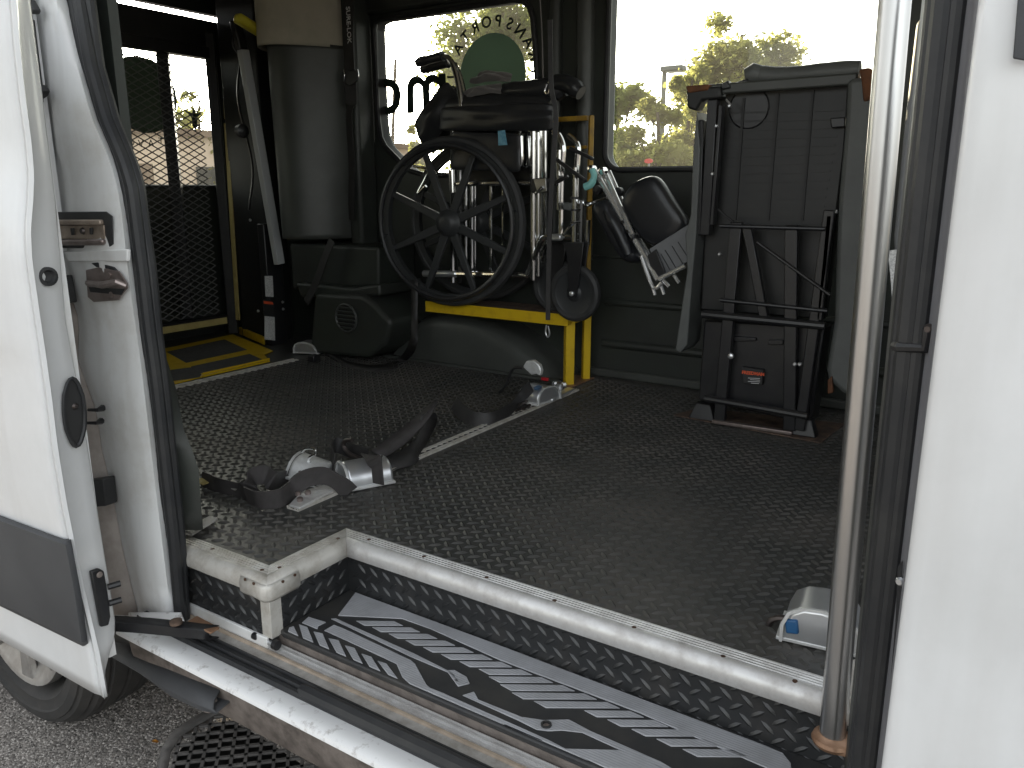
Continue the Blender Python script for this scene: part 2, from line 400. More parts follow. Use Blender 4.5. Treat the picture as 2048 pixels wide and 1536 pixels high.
def asphalt():
    m_ = mat('asphalt', (.085, .08, .075), .85, col2=(.06, .057, .055), nscale=2.5); t = m_.node_tree; b = t.nodes['Principled BSDF']
    g = t.nodes.new('ShaderNodeNewGeometry'); vo = t.nodes.new('ShaderNodeTexVoronoi'); vo.inputs['Scale'].default_value = 130
    t.links.new(g.outputs['Position'], vo.inputs['Vector']); cr = t.nodes.new('ShaderNodeValToRGB')
    cr.color_ramp.elements[0].color = (.12, .108, .097, 1); cr.color_ramp.elements[1].color = (.38, .345, .31, 1)
    sp = t.nodes.new('ShaderNodeSeparateColor'); t.links.new(vo.outputs['Color'], sp.inputs[0]); t.links.new(sp.outputs[0], cr.inputs[0]); t.links.new(cr.outputs[0], b.inputs['Base Color'])
    bp = t.nodes.new('ShaderNodeBump'); bp.inputs['Strength'].default_value = .8; bp.inputs['Distance'].default_value = .004; bp.invert = True
    t.links.new(vo.outputs['Distance'], bp.inputs['Height']); t.links.new(bp.outputs[0], b.inputs['Normal']); return m_
M_asph = asphalt()
def stone_mat():
    m_ = mat('asphalt_stones', (.12, .11, .10), .8); t = m_.node_tree; b = t.nodes['Principled BSDF']; g = t.nodes.new('ShaderNodeNewGeometry'); cr = t.nodes.new('ShaderNodeValToRGB')
    cr.color_ramp.elements[0].color = (.05, .045, .04, 1); cr.color_ramp.elements[1].color = (.52, .48, .44, 1)
    t.links.new(g.outputs['Random Per Island'], cr.inputs[0]); t.links.new(cr.outputs[0], b.inputs['Base Color']); return m_
M_stone = stone_mat()

# ================================================================== SETTING
GZ = -.69
g = MB().grid([[V((x, y, GZ)) for x in (-400, -30, -6, 0, 6, 30, 400)] for y in (-400, -30, -6, 0, 6, 30, 400)])
tag(g.build('ground', M_asph, smooth=False), kind='structure')
st = MB()
rs = random.Random(3)
for i in range(9000):
    p = PZ(rs.uniform(-60, 520), rs.uniform(1330, 1590), GZ)
    s = rs.uniform(.0016, .0048); h = s * rs.uniform(.35, .8); a = rs.uniform(0, 3.1)
    ring = [p + V((math.cos(a + k * 1.257) * s * rs.uniform(.7, 1.2), math.sin(a + k * 1.257) * s * rs.uniform(.7, 1.2), -.0003)) for k in range(5)]
    st.add(ring + [p + V((0, 0, h))], [(k, (k + 1) % 5, 5) for k in range(5)])
tag(st.build('gravel_aggregate', M_stone, smooth=False, kind='stuff'), 'pale stone chips set in the dark asphalt under the step', 'gravel')

# ================================================================== VAN
van = empty('van', (-1.2, 1.7, GZ), 'white passenger van with its sliding side door pushed open', 'van')
WALL = 2.76          # inner face of the far side wall
# ---- cabin floor with moulded tread
fl = [(-3.53, .93), (-1.44, .93), (-1.44, .908), (-1.15, .908), (-1.15, 1.118), (1.2, 1.118), (1.2, 2.80), (-3.53, 2.80)]
floor = MB().prism([V((x, y, -.03)) for x, y in fl], (0, 0, .03)).build('floor', M_tread, van, smooth=False)
def lens(mb, c, d, nrm, L=.0135, W=.0038, H=.0024):
    d, nrm = V(d).normalized(), V(nrm); s_ = nrm.cross(d); c = V(c)
    ring = [c - d * L, c - d * L * .45 - s_ * W, c + d * L * .45 - s_ * W, c + d * L, c + d * L * .45 + s_ * W, c - d * L * .45 + s_ * W]
    top = [c - d * L * .45 + nrm * H, c + d * L * .45 + nrm * H]
    mb.add(ring + top, [(0, 1, 6), (1, 2, 7, 6), (2, 3, 7), (3, 4, 7), (4, 5, 6, 7), (5, 0, 6)])
tb = MB(); PT = .0331
for i in range(-80, 60):
    for j in range(0, 60):
        x = -.723 + i * PT; y = 1.177 + (j - 8) * PT
        for (dx, dy, d) in ((0, 0, (1, -.85, 0)), (-PT / 2, PT / 2, (1, .85, 0))):
            X, Y = x + dx, y + dy
            if not (-2.6 < X < .12 and .93 < Y < 2.70): continue
            if Y < 1.155 and X > -1.19: continue
            if Y < .95 or (X < -1.46 and Y < 1.0): continue
            if abs(X + 1.362) < .03 and 1.15 < Y < 2.51: continue
            lens(tb, (X, Y, 0), d, (0, 0, 1), H=.0036, W=.0046, L=.0145)
tb.build('floor_tread', M_bars, floor, ang=60, kind='stuff')
# ---- risers of the entry step
rz = -.135
risers = [('entry_riser', (-1.44, .906), (-1.15, .906), (0, -1, 0), rz), ('side_riser', (-1.148, .906), (-1.148, 1.118), (1, 0, 0), rz), ('step_riser', (-1.148, 1.116), (.35, 1.116), (0, -1, 0), rz)]
for nm, a, b, nr, zb in risers:
    A, B, N = V((*a, 0)), V((*b, 0)), V(nr); d = (B - A); L = d.length; d.normalize()
    r_ = MB().prism([A + V((0, 0, -.012)), B + V((0, 0, -.012)), B + V((0, 0, zb)), A + V((0, 0, zb))], -N * .012).build(nm, M_riser, van, smooth=False)
    bb = MB()
    for i in range(int(L / .034) + 2):
        for j in range(4):
            for (o1, o2, dd) in ((0, 0, V((0, 0, 1)) * .8 - d), (.017, .017, V((0, 0, 1)) * .8 + d)):
                u = .006 + i * .034 + o1; z = -.024 - j * .034 - o2
                if u < .015 or u > L - .015 or z < zb + .008 or z > -.03: continue
                lens(bb, A + d * u + V((0, 0, z)), dd, N, L=.0145, W=.0042, H=.0027)
    bb.build('riser_tread', M_riser, r_, ang=60, kind='stuff')
# ---- aluminium nosing round the floor edge
def nosing_prof():
    top = []; u = -.034
    top.append((u, .0005)); top.append((u + .001, .0045))
    for k in range(4):
        a = -.030 + k * .007
        top += [(a, .0045), (a + .0008, .0030), (a + .0028, .0030), (a + .0036, .0045)]
    top += [(0, .0048), (.003, .0042), (.009, 0), (.0135, -.006), (.0155, -.013), (.0155, -.024), (.013, -.031), (.008, -.034), (.002, -.034)]
    return top
NP = nosing_prof()
path = [(-1.445, .904, 0), (-1.146, .904, 0), (-1.146, 1.114, 0), (.36, 1.114, 0)]
dirs = [(0, -1, 0), (1, 0, 0), (0, -1, 0)]
def nose(p, q, o1, o2, nm):
    n_ = MB(); P, Q = V(p), V(q); k = max(2, int((Q - P).length / .05)); pts = [P.lerp(Q, i / k) for i in range(k + 1)]
    offs = [V(o1).lerp(V(o2), 0) if i == 0 else (V(o2) if i == k else None) for i in range(k + 1)]
    base = V(o1) if V(o1).length < 1.1 else (V(o2) if V(o2).length < 1.1 else None)
    dv = {0: V(dirs[0]), 1: V(dirs[1]), 2: V(dirs[2])}[nm]
    offs = [dv if o is None else o for o in offs]
    return n_.sweep(NP, pts, offs)
mit = V((1, -1, 0))
for i, (o1, o2) in enumerate(((dirs[0], mit), (mit, mit), (mit, dirs[2]))):
    nose(path[i], path[i + 1], o1, o2, i).build('nosing_strip', M_alu if i == 2 else M_alud, van, ang=30, solid=.0012)
for p_ in ((425, 1098), (524, 1140), (559, 1135), (676, 1077), (738, 1079), (848, 1113), (973, 1155), (1109, 1201), (1268, 1255), (1446, 1313), (1590, 1362)):
    q = PZ(*p_, .0046); MB().lathe([(.0042, -.002), (.0042, .0006), (.003, .0012), (.0012, .0008)], q, (0, 0, 1), 10).build('screw', M_screw, van)
cc = MB(); rows = []
for (x, y, nx, ny) in [(-1.205, .888, 0, -1), (-1.165, .888, 0, -1)] + [(-1.146 + math.sin(R(a)) * .019, .904 - math.cos(R(a)) * .019, math.sin(R(a)), -math.cos(R(a))) for a in (0, 18, 36, 54, 72, 90)] + [(-1.127, .925, 1, 0), (-1.127, .965, 1, 0)]:
    rows.append([V((x + nx * e, y + ny * e, z)) for e, z in ((-.002, -.004), (.0015, -.010), (.0022, -.02), (.0018, -.033), (-.004, -.041))])
cc.grid(rows).build('corner_cap', M_alud, van, solid=.0015)
for p_, Y in (((490, 1159), .8845), ((507, 1167), .8845)):
    MB().lathe([(.003, -.001), (.003, .001), (.001, .0016)], PY(*p_, Y), (0, -1, 0), 8).build('rivet', M_screw, van)
for p_ in ((566, 1163), (590, 1150)):
    MB().lathe([(.003, -.001), (.003, .001), (.001, .0016)], PX(*p_, -1.124), (1, 0, 0), 8).build('rivet', M_screw, van)
ca = MB().prism([V((-1.172, .9035, -.034)), V((-1.1445, .9035, -.034)), V((-1.1445, .932, -.034)), V((-1.147, .932, -.034)), V((-1.147, .906, -.034)), V((-1.172, .906, -.034))], (0, 0, -.094))
ca.build('corner_angle', M_alud, van, bevel=.001)
# ---- plastic step with raised pads
MZ = -.118
mp = [(-1.147, .926), (-1.135, .9215), (.36, .9215), (.36, 1.1165), (-1.147, 1.1165)]
step = MB().prism([V((x, y, MZ - .012)) for x, y in mp], (0, 0, .012)).build('entry_step', M_step, van, bevel=.003)
def pad(pts, s=.1953, ox=500, oy=1200, parent=step, m_=None, h=.0022):
    P = [PZ(ox + a * s, oy + b * s, MZ) for a, b in pts]
    for q in P: q.y = min(max(q.y, .927), 1.112)
    MB().prism([q + V((0, 0, .0002)) for q in P], (0, 0, h)).build('tread_pad', m_ or M_rib, parent, bevel=.0008, seg=1)
# far band
P7 = lambda L: [((a * .293 + 500 - 500) / .1953, (b * .293 + 1086 - 1200) / .1953) for a, b in L]
P8 = lambda L: [((a * .293 + 1000 - 500) / .1953, (b * .293 + 1086 - 1200) / .1953) for a, b in L]
pad(P7([(600, 500), (740, 330), (1050, 420), (1700, 690)]) + P8([(0, 705), (950, 1065), (1800, 1385), (1930, 1440), (1985, 1510), (1990, 1600), (1950, 1600)]) + P8([(950, 1165), (0, 805)]) + P7([(1230, 590), (1040, 522)]))
# slats of the far row
w1, w2 = PZ(500 + 1085 * .1953, 1200 + 220 * .1953, MZ), PZ(500 + 1395 * .1953, 1200 + 365 * .1953, MZ)
dx = (w2.x - w1.x) / 2
c_ = [PZ(500 + a * .1953, 1200 + b * .1953, MZ) for a, b in ((1085, 220), (1480, 225), (1572, 270), (1172, 268))]
for k in range(17):
    sh = [q + V((dx * k, 0, 0)) for q in c_]
    if 7 <= k <= 11:
        ex = {7: 0, 8: .22, 9: .42, 10: .62, 11: .60}[k]; a, d = sh[0], sh[3]
        sh[0] = a + (a - sh[1]) * ex; sh[3] = d + (d - sh[2]) * ex
    MB().prism([q + V((0, 0, .0002)) for q in sh], (0, 0, .0022)).build('tread_pad', M_rib, step, bevel=.0008, seg=1)
pad([(830, 200), (880, 195), (1690, 560), (2048, 740), (2120, 790), (2150, 850), (2100, 850), (2030, 750), (1650, 590)])
pad(P7([(1340, 875), (1395, 872), (1480, 920), (1500, 965), (1420, 985)]))
pad(P7([(1450, 1045), (1530, 1020), (1560, 1075), (1860, 1195)]) + P8([(160, 1195), (300, 1215), (470, 1210), (620, 1290), (1100, 1500), (1200, 1560), (1130, 1560), (560, 1300), (420, 1285), (330, 1290), (250, 1280), (120, 1215)]))
pad([(760, 320), (860, 262), (940, 290), (1640, 620), (1690, 660), (1810, 880), (1850, 910)] + P7([(1320, 1030), (2048, 1355)]) + P8([(560, 1540), (420, 1540), (0, 1270)]) + P7([(1960, 1395), (1130, 1000), (1080, 975), (1040, 920), (1000, 830), (700, 690)]))
pad(P8([(440, 1410), (830, 1420), (980, 1480), (1150, 1560), (700, 1560)]))
pad([(530, 240), (600, 180), (780, 235), (700, 275), (690, 305)])
for l in ([(390, 330), (400, 290), (450, 275), (490, 380)], [(500, 255), (590, 285), (640, 450), (540, 400)], [(650, 330), (745, 350), (800, 520), (700, 480)], [(805, 400), (910, 420), (960, 605), (865, 560)],
          [(970, 470), (1075, 500), (1125, 680), (1030, 640)], [(1140, 555), (1245, 590), (1300, 765), (1195, 710)], [(1305, 630), (1400, 660), (1480, 840), (1380, 800)]):
    pad(l)
MB().lathe([(.009, -.001), (.009, .003), (.006, .0032), (.006, .0005)], PZ(1000 + 315 * .293, 1086 + 1245 * .293, MZ + .002), (0, 0, 1), 14).build('step_bolt_ring', M_step, step)
MB().lathe([(.0055, -.001), (.0055, .002), (.003, .0035)], PZ(1000 + 318 * .293, 1086 + 1252 * .293, MZ + .002), (0, 0, 1), 10).build('step_bolt', M_brown, step)
# ---- sill
X0, X1 = -1.47, .5
def strip(nm, prof, m_, x0=X0, x1=X1, **k):
    mb_ = MB().grid([[V((x, y, z)) for y, z in prof] for x in [x0 + (x1 - x0) * i / 24 for i in range(25)]])
    return mb_.build(nm, m_, van, ang=40, **k)
strip('sill_wall', [(.923, -.126), (.924, -.150), (.918, -.151)], M_grime)
strip('guide_rail', [(.9185, -.151), (.9185, -.143), (.9165, -.143), (.9165, -.149), (.911, -.149), (.911, -.144), (.908, -.144), (.908, -.149), (.904, -.149), (.904, -.146), (.899, -.146), (.899, -.150)], M_alu)
strip('sill_plate', [(.899, -.1495), (.893, -.1495), (.891, -.147), (.889, -.1495), (.878, -.150), (.862, -.151)], M_tan)
strip('sill_bead', [(.8965, -.1494), (.895, -.1462), (.892, -.1455), (.889, -.1462), (.8875, -.1494)], M_orange)
strip('sill_seal', [(.866, -.1505), (.864, -.144), (.860, -.143), (.857, -.147), (.853, -.146), (.850, -.141), (.843, -.1405), (.840, -.145), (.835, -.144), (.832, -.140), (.826, -.141), (.824, -.150)], M_rub)
MB().tube([V((x, .838, -.143)) for x in (-.995, -.985, -.96, .45)], [.010, .0135, .014, .014], 8).build('sill_seal_sleeve', M_rub, van)
strip('sill_flange', [(.826, -.151), (.812, -.1485), (.797, -.147), (.786, -.148), (.780, -.152), (.778, -.160), (.781, -.164)], M_wdirty)
strip('rocker_underside', [(.782, -.163), (.800, -.168), (.806, -.215), (.815, -.26), (.86, -.30), (1.1, -.32)], M_grime)
MB().box((-1.40, .898, -.150), (-1.155, .905, -.126)).build('riser_flange', M_wjamb, van, bevel=.002)
MB().cyl(PY(505, 1268, .905), PY(556, 1294, .905), .006, 10).build('roller_pin', M_zinc, van)
MB().lathe([(.004, -.006), (.0095, -.005), (.0095, .005), (.004, .006)], PY(552, 1290, .898), (1, 0, 0), 12).build('guide_roller', M_black, van)
MB().lathe([(.004, -.005), (.007, -.004), (.007, .004), (.004, .005)], PY(510, 1272, .898), (1, 0, 0), 12).build('guide_roller', M_black, van)
# ---- perforated running board
RBZ = -.39
outl = [PZ(*p, RBZ) for p in ((300, 1600), (318, 1536), (324, 1498), (344, 1466), (380, 1440), (425, 1414), (466, 1408), (500, 1424), (560, 1462), (640, 1512), (760, 1590))]
inn = [PZ(*p, RBZ) for p in ((318, 1600), (336, 1536), (342, 1503), (360, 1475), (392, 1452), (430, 1430), (462, 1424), (492, 1437), (552, 1474), (630, 1524), (750, 1600))]
rb = MB().grid([[p for p in outl], [p for p in inn]]).grid([[p + V((0, 0, -.03)) for p in outl], [p for p in outl]])
board = rb.build('running_board', M_board, van, solid=.004, ang=60)
gb = MB()
cx0, cx1 = min(p.x for p in inn), max(p.x for p in inn); cy0, cy1 = min(p.y for p in inn), max(p.y for p in inn)
def inside(p, poly):
    c = False; n = len(poly)
    for i in range(n):
        a, b = poly[i], poly[i - 1]
        if (a.y > p.y) != (b.y > p.y) and p.x < (b.x - a.x) * (p.y - a.y) / (b.y - a.y) + a.x: c = not c
    return c
for fam in (1, -1):
    for k in range(-40, 60):
        run = []
        for q in range(0, 90):
            t = q * .006
            p = V((cx0 - .02 + t, cy0 + fam * t * .95 + k * .038, RBZ - .002))
            if inside(p, inn): run.append(p)
            elif len(run) > 1: gb.bar(run[0], run[-1] + (run[-1] - run[-2]) * 2, .0065, .005); run = []
            else: run = []
        if len(run) > 1: gb.bar(run[0], run[-1], .0065, .005)
gb.build('grating', M_board, board, smooth=False, kind='stuff')
MB().prism([p + V((0, 0, -.028)) for p in inn], (0, 0, .002)).build('grating_shade_sheet', M_blackm, board, smooth=False)  # dark sheet added below so the grating holes look shaded
# ---- rear wheel
WC = V((-2.13, .885, GZ + .342))
wheel = MB().lathe([(.215, .10), (.24, .005), (.255, -.010), (.258, -.014), (.266, -.013), (.285, -.018), (.288, -.022), (.296, -.021), (.310, -.018), (.312, -.013), (.322, -.010), (.330, .004), (.334, .010), (.330, .016), (.342, .026), (.345, .04), (.338, .044), (.338, .05), (.346, .054), (.346, .09), (.338, .093), (.338, .1), (.346, .104), (.346, .14), (.338, .143), (.338, .15), (.345, .154), (.345, .17), (.33, .21), (.25, .225)], WC, (0, 1, 0), 48).build('wheel', M_tire, van)
MB().lathe([(.05, -.012), (.06, .0), (.12, .012), (.17, .008), (.20, -.012), (.218, -.016), (.222, .01), (.20, .06)], WC, (0, 1, 0), 40).build('hubcap', M_hub, wheel)
hs_ = MB()
for k in range(7):
    a = 2 * math.pi * k / 7 + .3; d = V((math.cos(a), 0, math.sin(a))); n2 = V((-math.sin(a), 0, math.cos(a)))
    hs_.prism([WC + d * .07 - n2 * .012 + V((0, -.012, 0)), WC + d * .07 + n2 * .012 + V((0, -.012, 0)), WC + d * .2 + n2 * .028 + V((0, -.016, 0)), WC + d * .2 - n2 * .028 + V((0, -.016, 0))], (0, .02, 0))
hs_.build('hubcap_spokes', M_hub, wheel, bevel=.004)
# wheel arch / underbody so that no daylight shows under the floor
MB().box((-3.48, .84, -.28), (1.2, 2.72, -.19)).build('underbody', M_blackm, van, smooth=False)
MB().box((-3.48, 2.80, -.36), (1.2, 2.84, 0)).build('far_rocker_sun_block', M_white, van, smooth=False)  # unseen far skirt, added to keep sun off the ground under the van
for x_ in (-2.06, 1.3):  # unseen far wheels, added along with the skirt against that sun
    MB().lathe([(.05, .0), (.215, .0), (.30, -.018), (.338, .012), (.346, .11), (.33, .21), (.05, .2)], V((x_, 2.55, GZ + .345)), (0, 1, 0), 40).build('wheel', M_tire, van)
MB().box((-3.62, .84, -.50), (-3.52, 2.80, -.10)).build('rear_bumper_sun_block', M_clad, van, bevel=.02)  # unseen bumper, added and set low to stop sun from the rear
MB().box((-2.55, 1.12, GZ + .06), (-1.62, 1.14, -.2)).build('underbody_sun_block', M_blackm, van, smooth=False)  # added plate beside the rear wheel, blocks sun under the van
# ---- black rocker end piece and lower roller arm of the sliding door
rp = []
for (a, b, Ya, Yb) in (((215, 1283), (225, 1312), .835, .80), ((262, 1290), (280, 1345), .83, .79), ((330, 1318), (345, 1392), .822, .778), ((400, 1352), (400, 1418), .815, .775), ((445, 1372), (432, 1426), .812, .775)):
    A, B = PY(*a, Ya), PY(*b, Yb); M1 = A.lerp(B, .42) + V((0, -.012, 0)); M2 = A.lerp(B, .75) + V((0, -.010, 0)); rp.append([A, M1, M2, B, B + V((0, .05, .01))])
MB().grid(rp).build('rocker_end_cladding', M_clad, van, solid=.004)
MB().lathe([(.004, -.004), (.016, -.004), (.018, 0), (.016, .004), (.006, .006)], PY(418, 1408, .79), (.6, -1, .2), 14).build('cladding_plug', M_grime, van)
jr = []
for (py, a, b, c) in ((1225, 258, 300, 362), (1262, 262, 306, 376), (1290, 272, 318, 420), (1330, 340, 352, 470)):
    jr.append([PY(a, py, .84), PY((a + b) / 2, py, .828), PY(b, py, .83), PY((b + c) / 2, py, .845), PY(c, py, .86)])
MB().grid(jr).build('jamb_foot', M_wdirty, van, solid=.003)
arm = MB()
pa = [PY(222, 1243, .745), PY(300, 1248, .78), PY(380, 1256, .82), PY(440, 1262, .86)]
arm.grid([[p + V((0, 0, .012)), p + V((-.005, -.02, .008)), p + V((-.005, -.022, -.008)), p + V((0, -.004, -.012))] for p in spline(pa, 4)])
armo = arm.build('roller_arm', M_black, van, solid=.004)
MB().lathe([(.006, -.003), (.012, -.002), (.012, .004), (.005, .006)], PY(352, 1245, .80), (0, 0, 1), 12).build('arm_bolt', M_rustp, armo)
MB().bar(PY(385, 1238, .84), PY(430, 1262, .845), .022, .004).build('arm_shoe', M_copper, armo, bevel=.001)
# ---- rear pillar of the door opening (white jamb)
def lerp_tab(tab, y):
    if y <= tab[0][0]: return tab[0][1]
    for (a, b), (c, d) in zip(tab, tab[1:]):
        if y <= c: return b + (d - b) * (y - a) / (c - a)
    return tab[-1][1]
SEAL_L = [(-60, 120), (0, 132), (117, 158), (234, 190), (316, 226), (375, 243), (440, 253), (517, 261), (590, 270), (731, 290), (850, 304), (917, 312), (1034, 326), (1207, 347), (1240, 352)]
SEAL_R = [(-60, 178), (0, 190), (132, 205), (252, 240), (322, 270), (369, 286), (440, 294), (546, 311), (664, 321), (781, 337), (853, 344), (1064, 366), (1240, 374)]
DOOR_IN = [(-60, 55), (0, 60), (400, 110), (640, 130), (800, 160), (1060, 200), (1250, 231)]
GROOVE = [(-60, 76), (0, 80), (150, 92), (300, 110), (345, 128), (420, 130), (500, 135), (560, 140), (640, 166), (722, 164), (819, 200), (900, 212), (980, 232), (1093, 252), (1225, 284), (1260, 290)]
rows = []
for py in range(-60, 1261, 30):
    l, gq, sr = lerp_tab(DOOR_IN, py) - 60, lerp_tab(GROOVE, py), lerp_tab(SEAL_L, py) + 14
    bl = .848 + .004 * math.sin(py * .021)
    rows.append([PY(l, py, .80), PY(gq - 34, py, .855), PY(gq - 10, py, .868), PY(gq + 2, py, .858), PY(gq + 12, py, bl), PY(gq * .5 + sr * .5, py, bl - .006), PY(sr - 22, py, bl + .004), PY(sr - 8, py, .872), PY(sr, py, .880)])
jamb = MB().grid(rows).build('rear_jamb', M_wjamb, van, ang=80, solid=.002)
rows = []
for py in range(600, 1251, 30):
    gq = lerp_tab(GROOVE, py); di = lerp_tab(DOOR_IN, py); f_ = min(.8, 40 / max(45, gq - 34 - di + 60)); rows.append([PY(di - 20, py, .80 + .055 * f_ - .004), PY(max(gq - 34, di - 10), py, .850), PY(max(gq - 8, di - 4), py, .861)])
MB().grid(rows).build('jamb_channel', M_gap, jamb, ang=80, solid=.001)
# outer body side behind the open door (hidden from here) and its inner trim
MB().box((-3.5, .79, -.16), (-1.60, .81, .60)).build('rear_quarter_panel', M_white, van, smooth=False)
MB().box((-3.5, .83, .60), (-1.60, .85, 1.75)).build('rear_quarter_upper_panel', M_white, van, smooth=False)
MB().box((-3.48, .93, .002), (-1.50, .95, 1.73)).build('near_side_trim_panel', M_panel, van, smooth=False)
# pillar trim between seal and cabin
rows = []
for py in range(-60, 1061, 40):
    a = lerp_tab(SEAL_R, py)
    b = a - 6 if py < 700 else a + lerp_tab([(700, 0), (770, 14), (860, 22), (930, 44), (1040, 40)], py)
    rows.append([PY(a - 40, py, .885), PY(a - 8, py, .90), PY(b, py, .93), PY(b - 6, py, .97)])
MB().grid(rows).build('pillar_trim', M_panel, van, solid=.002)
MB().prism([PZ(366, 1064, .008), PZ(420, 1036, .008), PZ(436, 1040, .008), PZ(385, 1072, .008)], (0, 0, .006)).build('threshold_clip', M_tan, van, bevel=.001)
# rubber seal on the jamb
def seal_tube(nm, fr, Y, r, m_=M_rub):
    pts = []
    for py in range(-80, 1241, 24):
        a, b = lerp_tab(SEAL_L, py), lerp_tab(SEAL_R, py); pts.append(PY(a + (b - a) * fr, py, Y))
    return MB().tube(pts, r, 10).build(nm, m_, van)
seal_tube('door_seal_bead', .18, .872, .0085)
seal_tube('door_seal', .47, .868, .0125)
seal_tube('door_seal_lip', .80, .882, .0115)
# ---- fittings on the jamb
rec = MB().box((0, 0, 0), (1e-4, 1e-4, 1e-4))
def pq(nm, pts, Y, m_, parent=jamb, ext=(0, -.004, 0), bevel=.001):
    return MB().prism([PY(*p, Y) for p in pts], ext).build(nm, m_, parent, bevel=bevel)
pq('track_recess', [(96, 424), (214, 423), (226, 432), (228, 488), (218, 497), (112, 496)], .8435, M_rub, ext=(0, -.002, 0))
pq('track_channel', [(100, 439), (208, 439), (210, 450), (102, 450)], .842, M_tan2, ext=(0, -.010, 0), bevel=.003)
pq('track_channel_web', [(100, 451), (210, 450), (212, 478), (104, 478)], .842, M_tan2, ext=(0, -.003, 0))
pq('track_channel_lip', [(104, 479), (214, 478), (214, 490), (106, 491)], .842, M_brown, ext=(0, -.011, 0), bevel=.004)
MB().lathe([(.004, -.001), (.007, 0), (.005, .004)], PY(166, 462, .838), (0, -1, 0), 12).build('track_bolt', M_hook, jamb)
pq('track_slot', [(144, 456), (149, 456), (150, 470), (146, 470)], .8375, M_ink)
pq('track_slot', [(182, 456), (187, 455), (187, 469), (183, 469)], .8375, M_ink)
pq('jamb_ledge', [(136, 502), (262, 498), (262, 522), (144, 523)], .845, M_wjamb, ext=(0, -.008, 0), bevel=.002)
lat = pq('striker_plate', [(174, 540), (200, 534), (240, 542), (256, 566), (257, 576), (244, 592), (240, 600), (190, 604), (178, 594)], .8405, M_brown, ext=(0, -.003, 0))
MB().tube([PY(176, 566, .834), PY(205, 570, .824), PY(235, 564, .824), PY(253, 572, .834)], [.006, .007, .006, .005], 8).build('striker_bar', M_brown, lat)
pq('striker_cavity', [(178, 574), (214, 576), (250, 578), (244, 590), (182, 584)], .8372, M_ink, parent=lat, ext=(0, -.0015, 0))
for p_ in ((220, 550), (224, 589)):
    MB().lathe([(.003, -.001), (.0055, 0), (.0055, .003), (.003, .0035)], PY(*p_, .8372), (0, -1, 0), 12).build('striker_screw', M_brown, lat)
pq('striker_gasket', [(186, 526), (200, 524), (230, 534), (246, 550), (240, 552), (222, 538), (196, 534)], .842, M_rub, parent=lat)
pq('rubber_bumper', [(122, 552), (146, 549), (156, 604), (132, 608)], .846, M_rub, ext=(0, -.022, 0), bevel=.003)
pq('rubber_bumper', [(186, 956), (230, 950), (236, 1004), (190, 1008)], .852, M_rub, ext=(0, -.028, 0), bevel=.003)
for p_ in ((195, 820), (192, 846)):
    MB().tube([PY(p_[0] - 18, p_[1], .815), PY(p_[0], p_[1], .82), PY(p_[0] + 10, p_[1] - 4, .84)], [.003, .004, .007], 8).build('contact_pin', M_black, jamb)
pq('jamb_slot', [(62, 40), (70, 40), (86, 170), (88, 205), (78, 205), (72, 150)], .842, M_rub)
pq('jamb_slot_cap', [(60, 0), (72, 0), (84, 22), (80, 30), (62, 28)], .838, M_rub, ext=(0, -.014, 0), bevel=.003)
pq('jamb_slot_cap', [(76, 172), (94, 170), (102, 182), (98, 192), (80, 205)], .838, M_rub, ext=(0, -.014, 0), bevel=.003)
# ---- the sliding door, pushed back along the body
DO = [(-80, 20), (0, 28), (100, 36), (200, 47), (280, 58), (350, 64), (400, 62), (460, 57), (520, 60), (620, 74), (700, 86), (800, 100), (900, 112), (1010, 130), (1100, 148), (1200, 170), (1310, 196), (1395, 211)]
XO, XI = -1.335, -1.362
outer = []; rows = []
for py in list(range(-80, 1311, 22)) + [1340, 1370, 1395]:
    o_ = PX(lerp_tab(DO, py), py, XO); i_ = PX(lerp_tab(DOOR_IN, py) if py < 1250 else 231 - (py - 1250) * .16, py, XI)
    if py > 1290: i_ = i_.lerp(o_, min(1, (py - 1290) / 105) * .9)
    rows.append([o_ + V((-.012, -.0005, 0)), o_ + V((-.003, -.002, 0)), o_ + V((.0, .003, 0)), o_ + V((-.004, .007, 0)), i_.lerp(o_, .35), i_ + V((.004, -.004, 0)), i_])
    outer.append(o_)
door = MB().grid(rows).build('sliding_door', M_white, van, ang=50, solid=.0015)
# outer skin follows the edge section backwards
sk = []
for o_ in outer:
    crease = .014 * max(0, min(1, (o_.z - .425) / .05))
    dent = -.006 * math.exp(-((o_.z - .63) / .05) ** 2)
    sk.append([o_ + V((-.012, -.0005, 0))] + [o_ + V((-.03 - .09 * k, -.004 - .0015 * k + (0 if k == 0 else dent * -1.0 - crease), 0)) for k in range(0, 12)])
skin = MB().grid(sk).build('door_skin', M_white, door, ang=50, solid=.0012)
MB().box((-2.45, .705, -.14), (-1.368, .72, 1.0)).build('door_inner_panel', M_wjamb, door, smooth=False)
def door_pt(px, py, off=0):
    """point on the outer skin plane"""
    z = 0; Y = .668
    for it in range(6):
        p = PY(px, py, Y); best = min(outer, key=lambda q: abs(q.z - p.z)); d = max(0, XO - p.x); Y = best.y - .004 - .0015 / .09 * d + off
    return PY(px, py, Y)
# lower cladding strip on the skin
cl = []
for fx in (0, .12, .3, .5, .7, .85, .95, 1):
    x_ = -260 + 390 * fx; tp = 1006 + (x_ + 80) * .0; top = 1032 + (x_ - 0) * .375 if x_ < 130 else 1080
    bot = 1222 + x_ * .53; xx = x_ + (0 if fx < .9 else 0)
    cl.append([door_pt(x_, top, -.003), door_pt(x_ + 2, top + 10, -.012), door_pt(x_ + 20 * fx, (top + bot) / 2, -.014), door_pt(x_ + 34 * fx, bot - 8, -.012), door_pt(x_ + 36 * fx, bot, -.003)])
cl.append([p + V((.004, .008, 0)) for p in cl[-1]])
MB().grid(cl).build('door_cladding', M_clad, door, solid=.003)
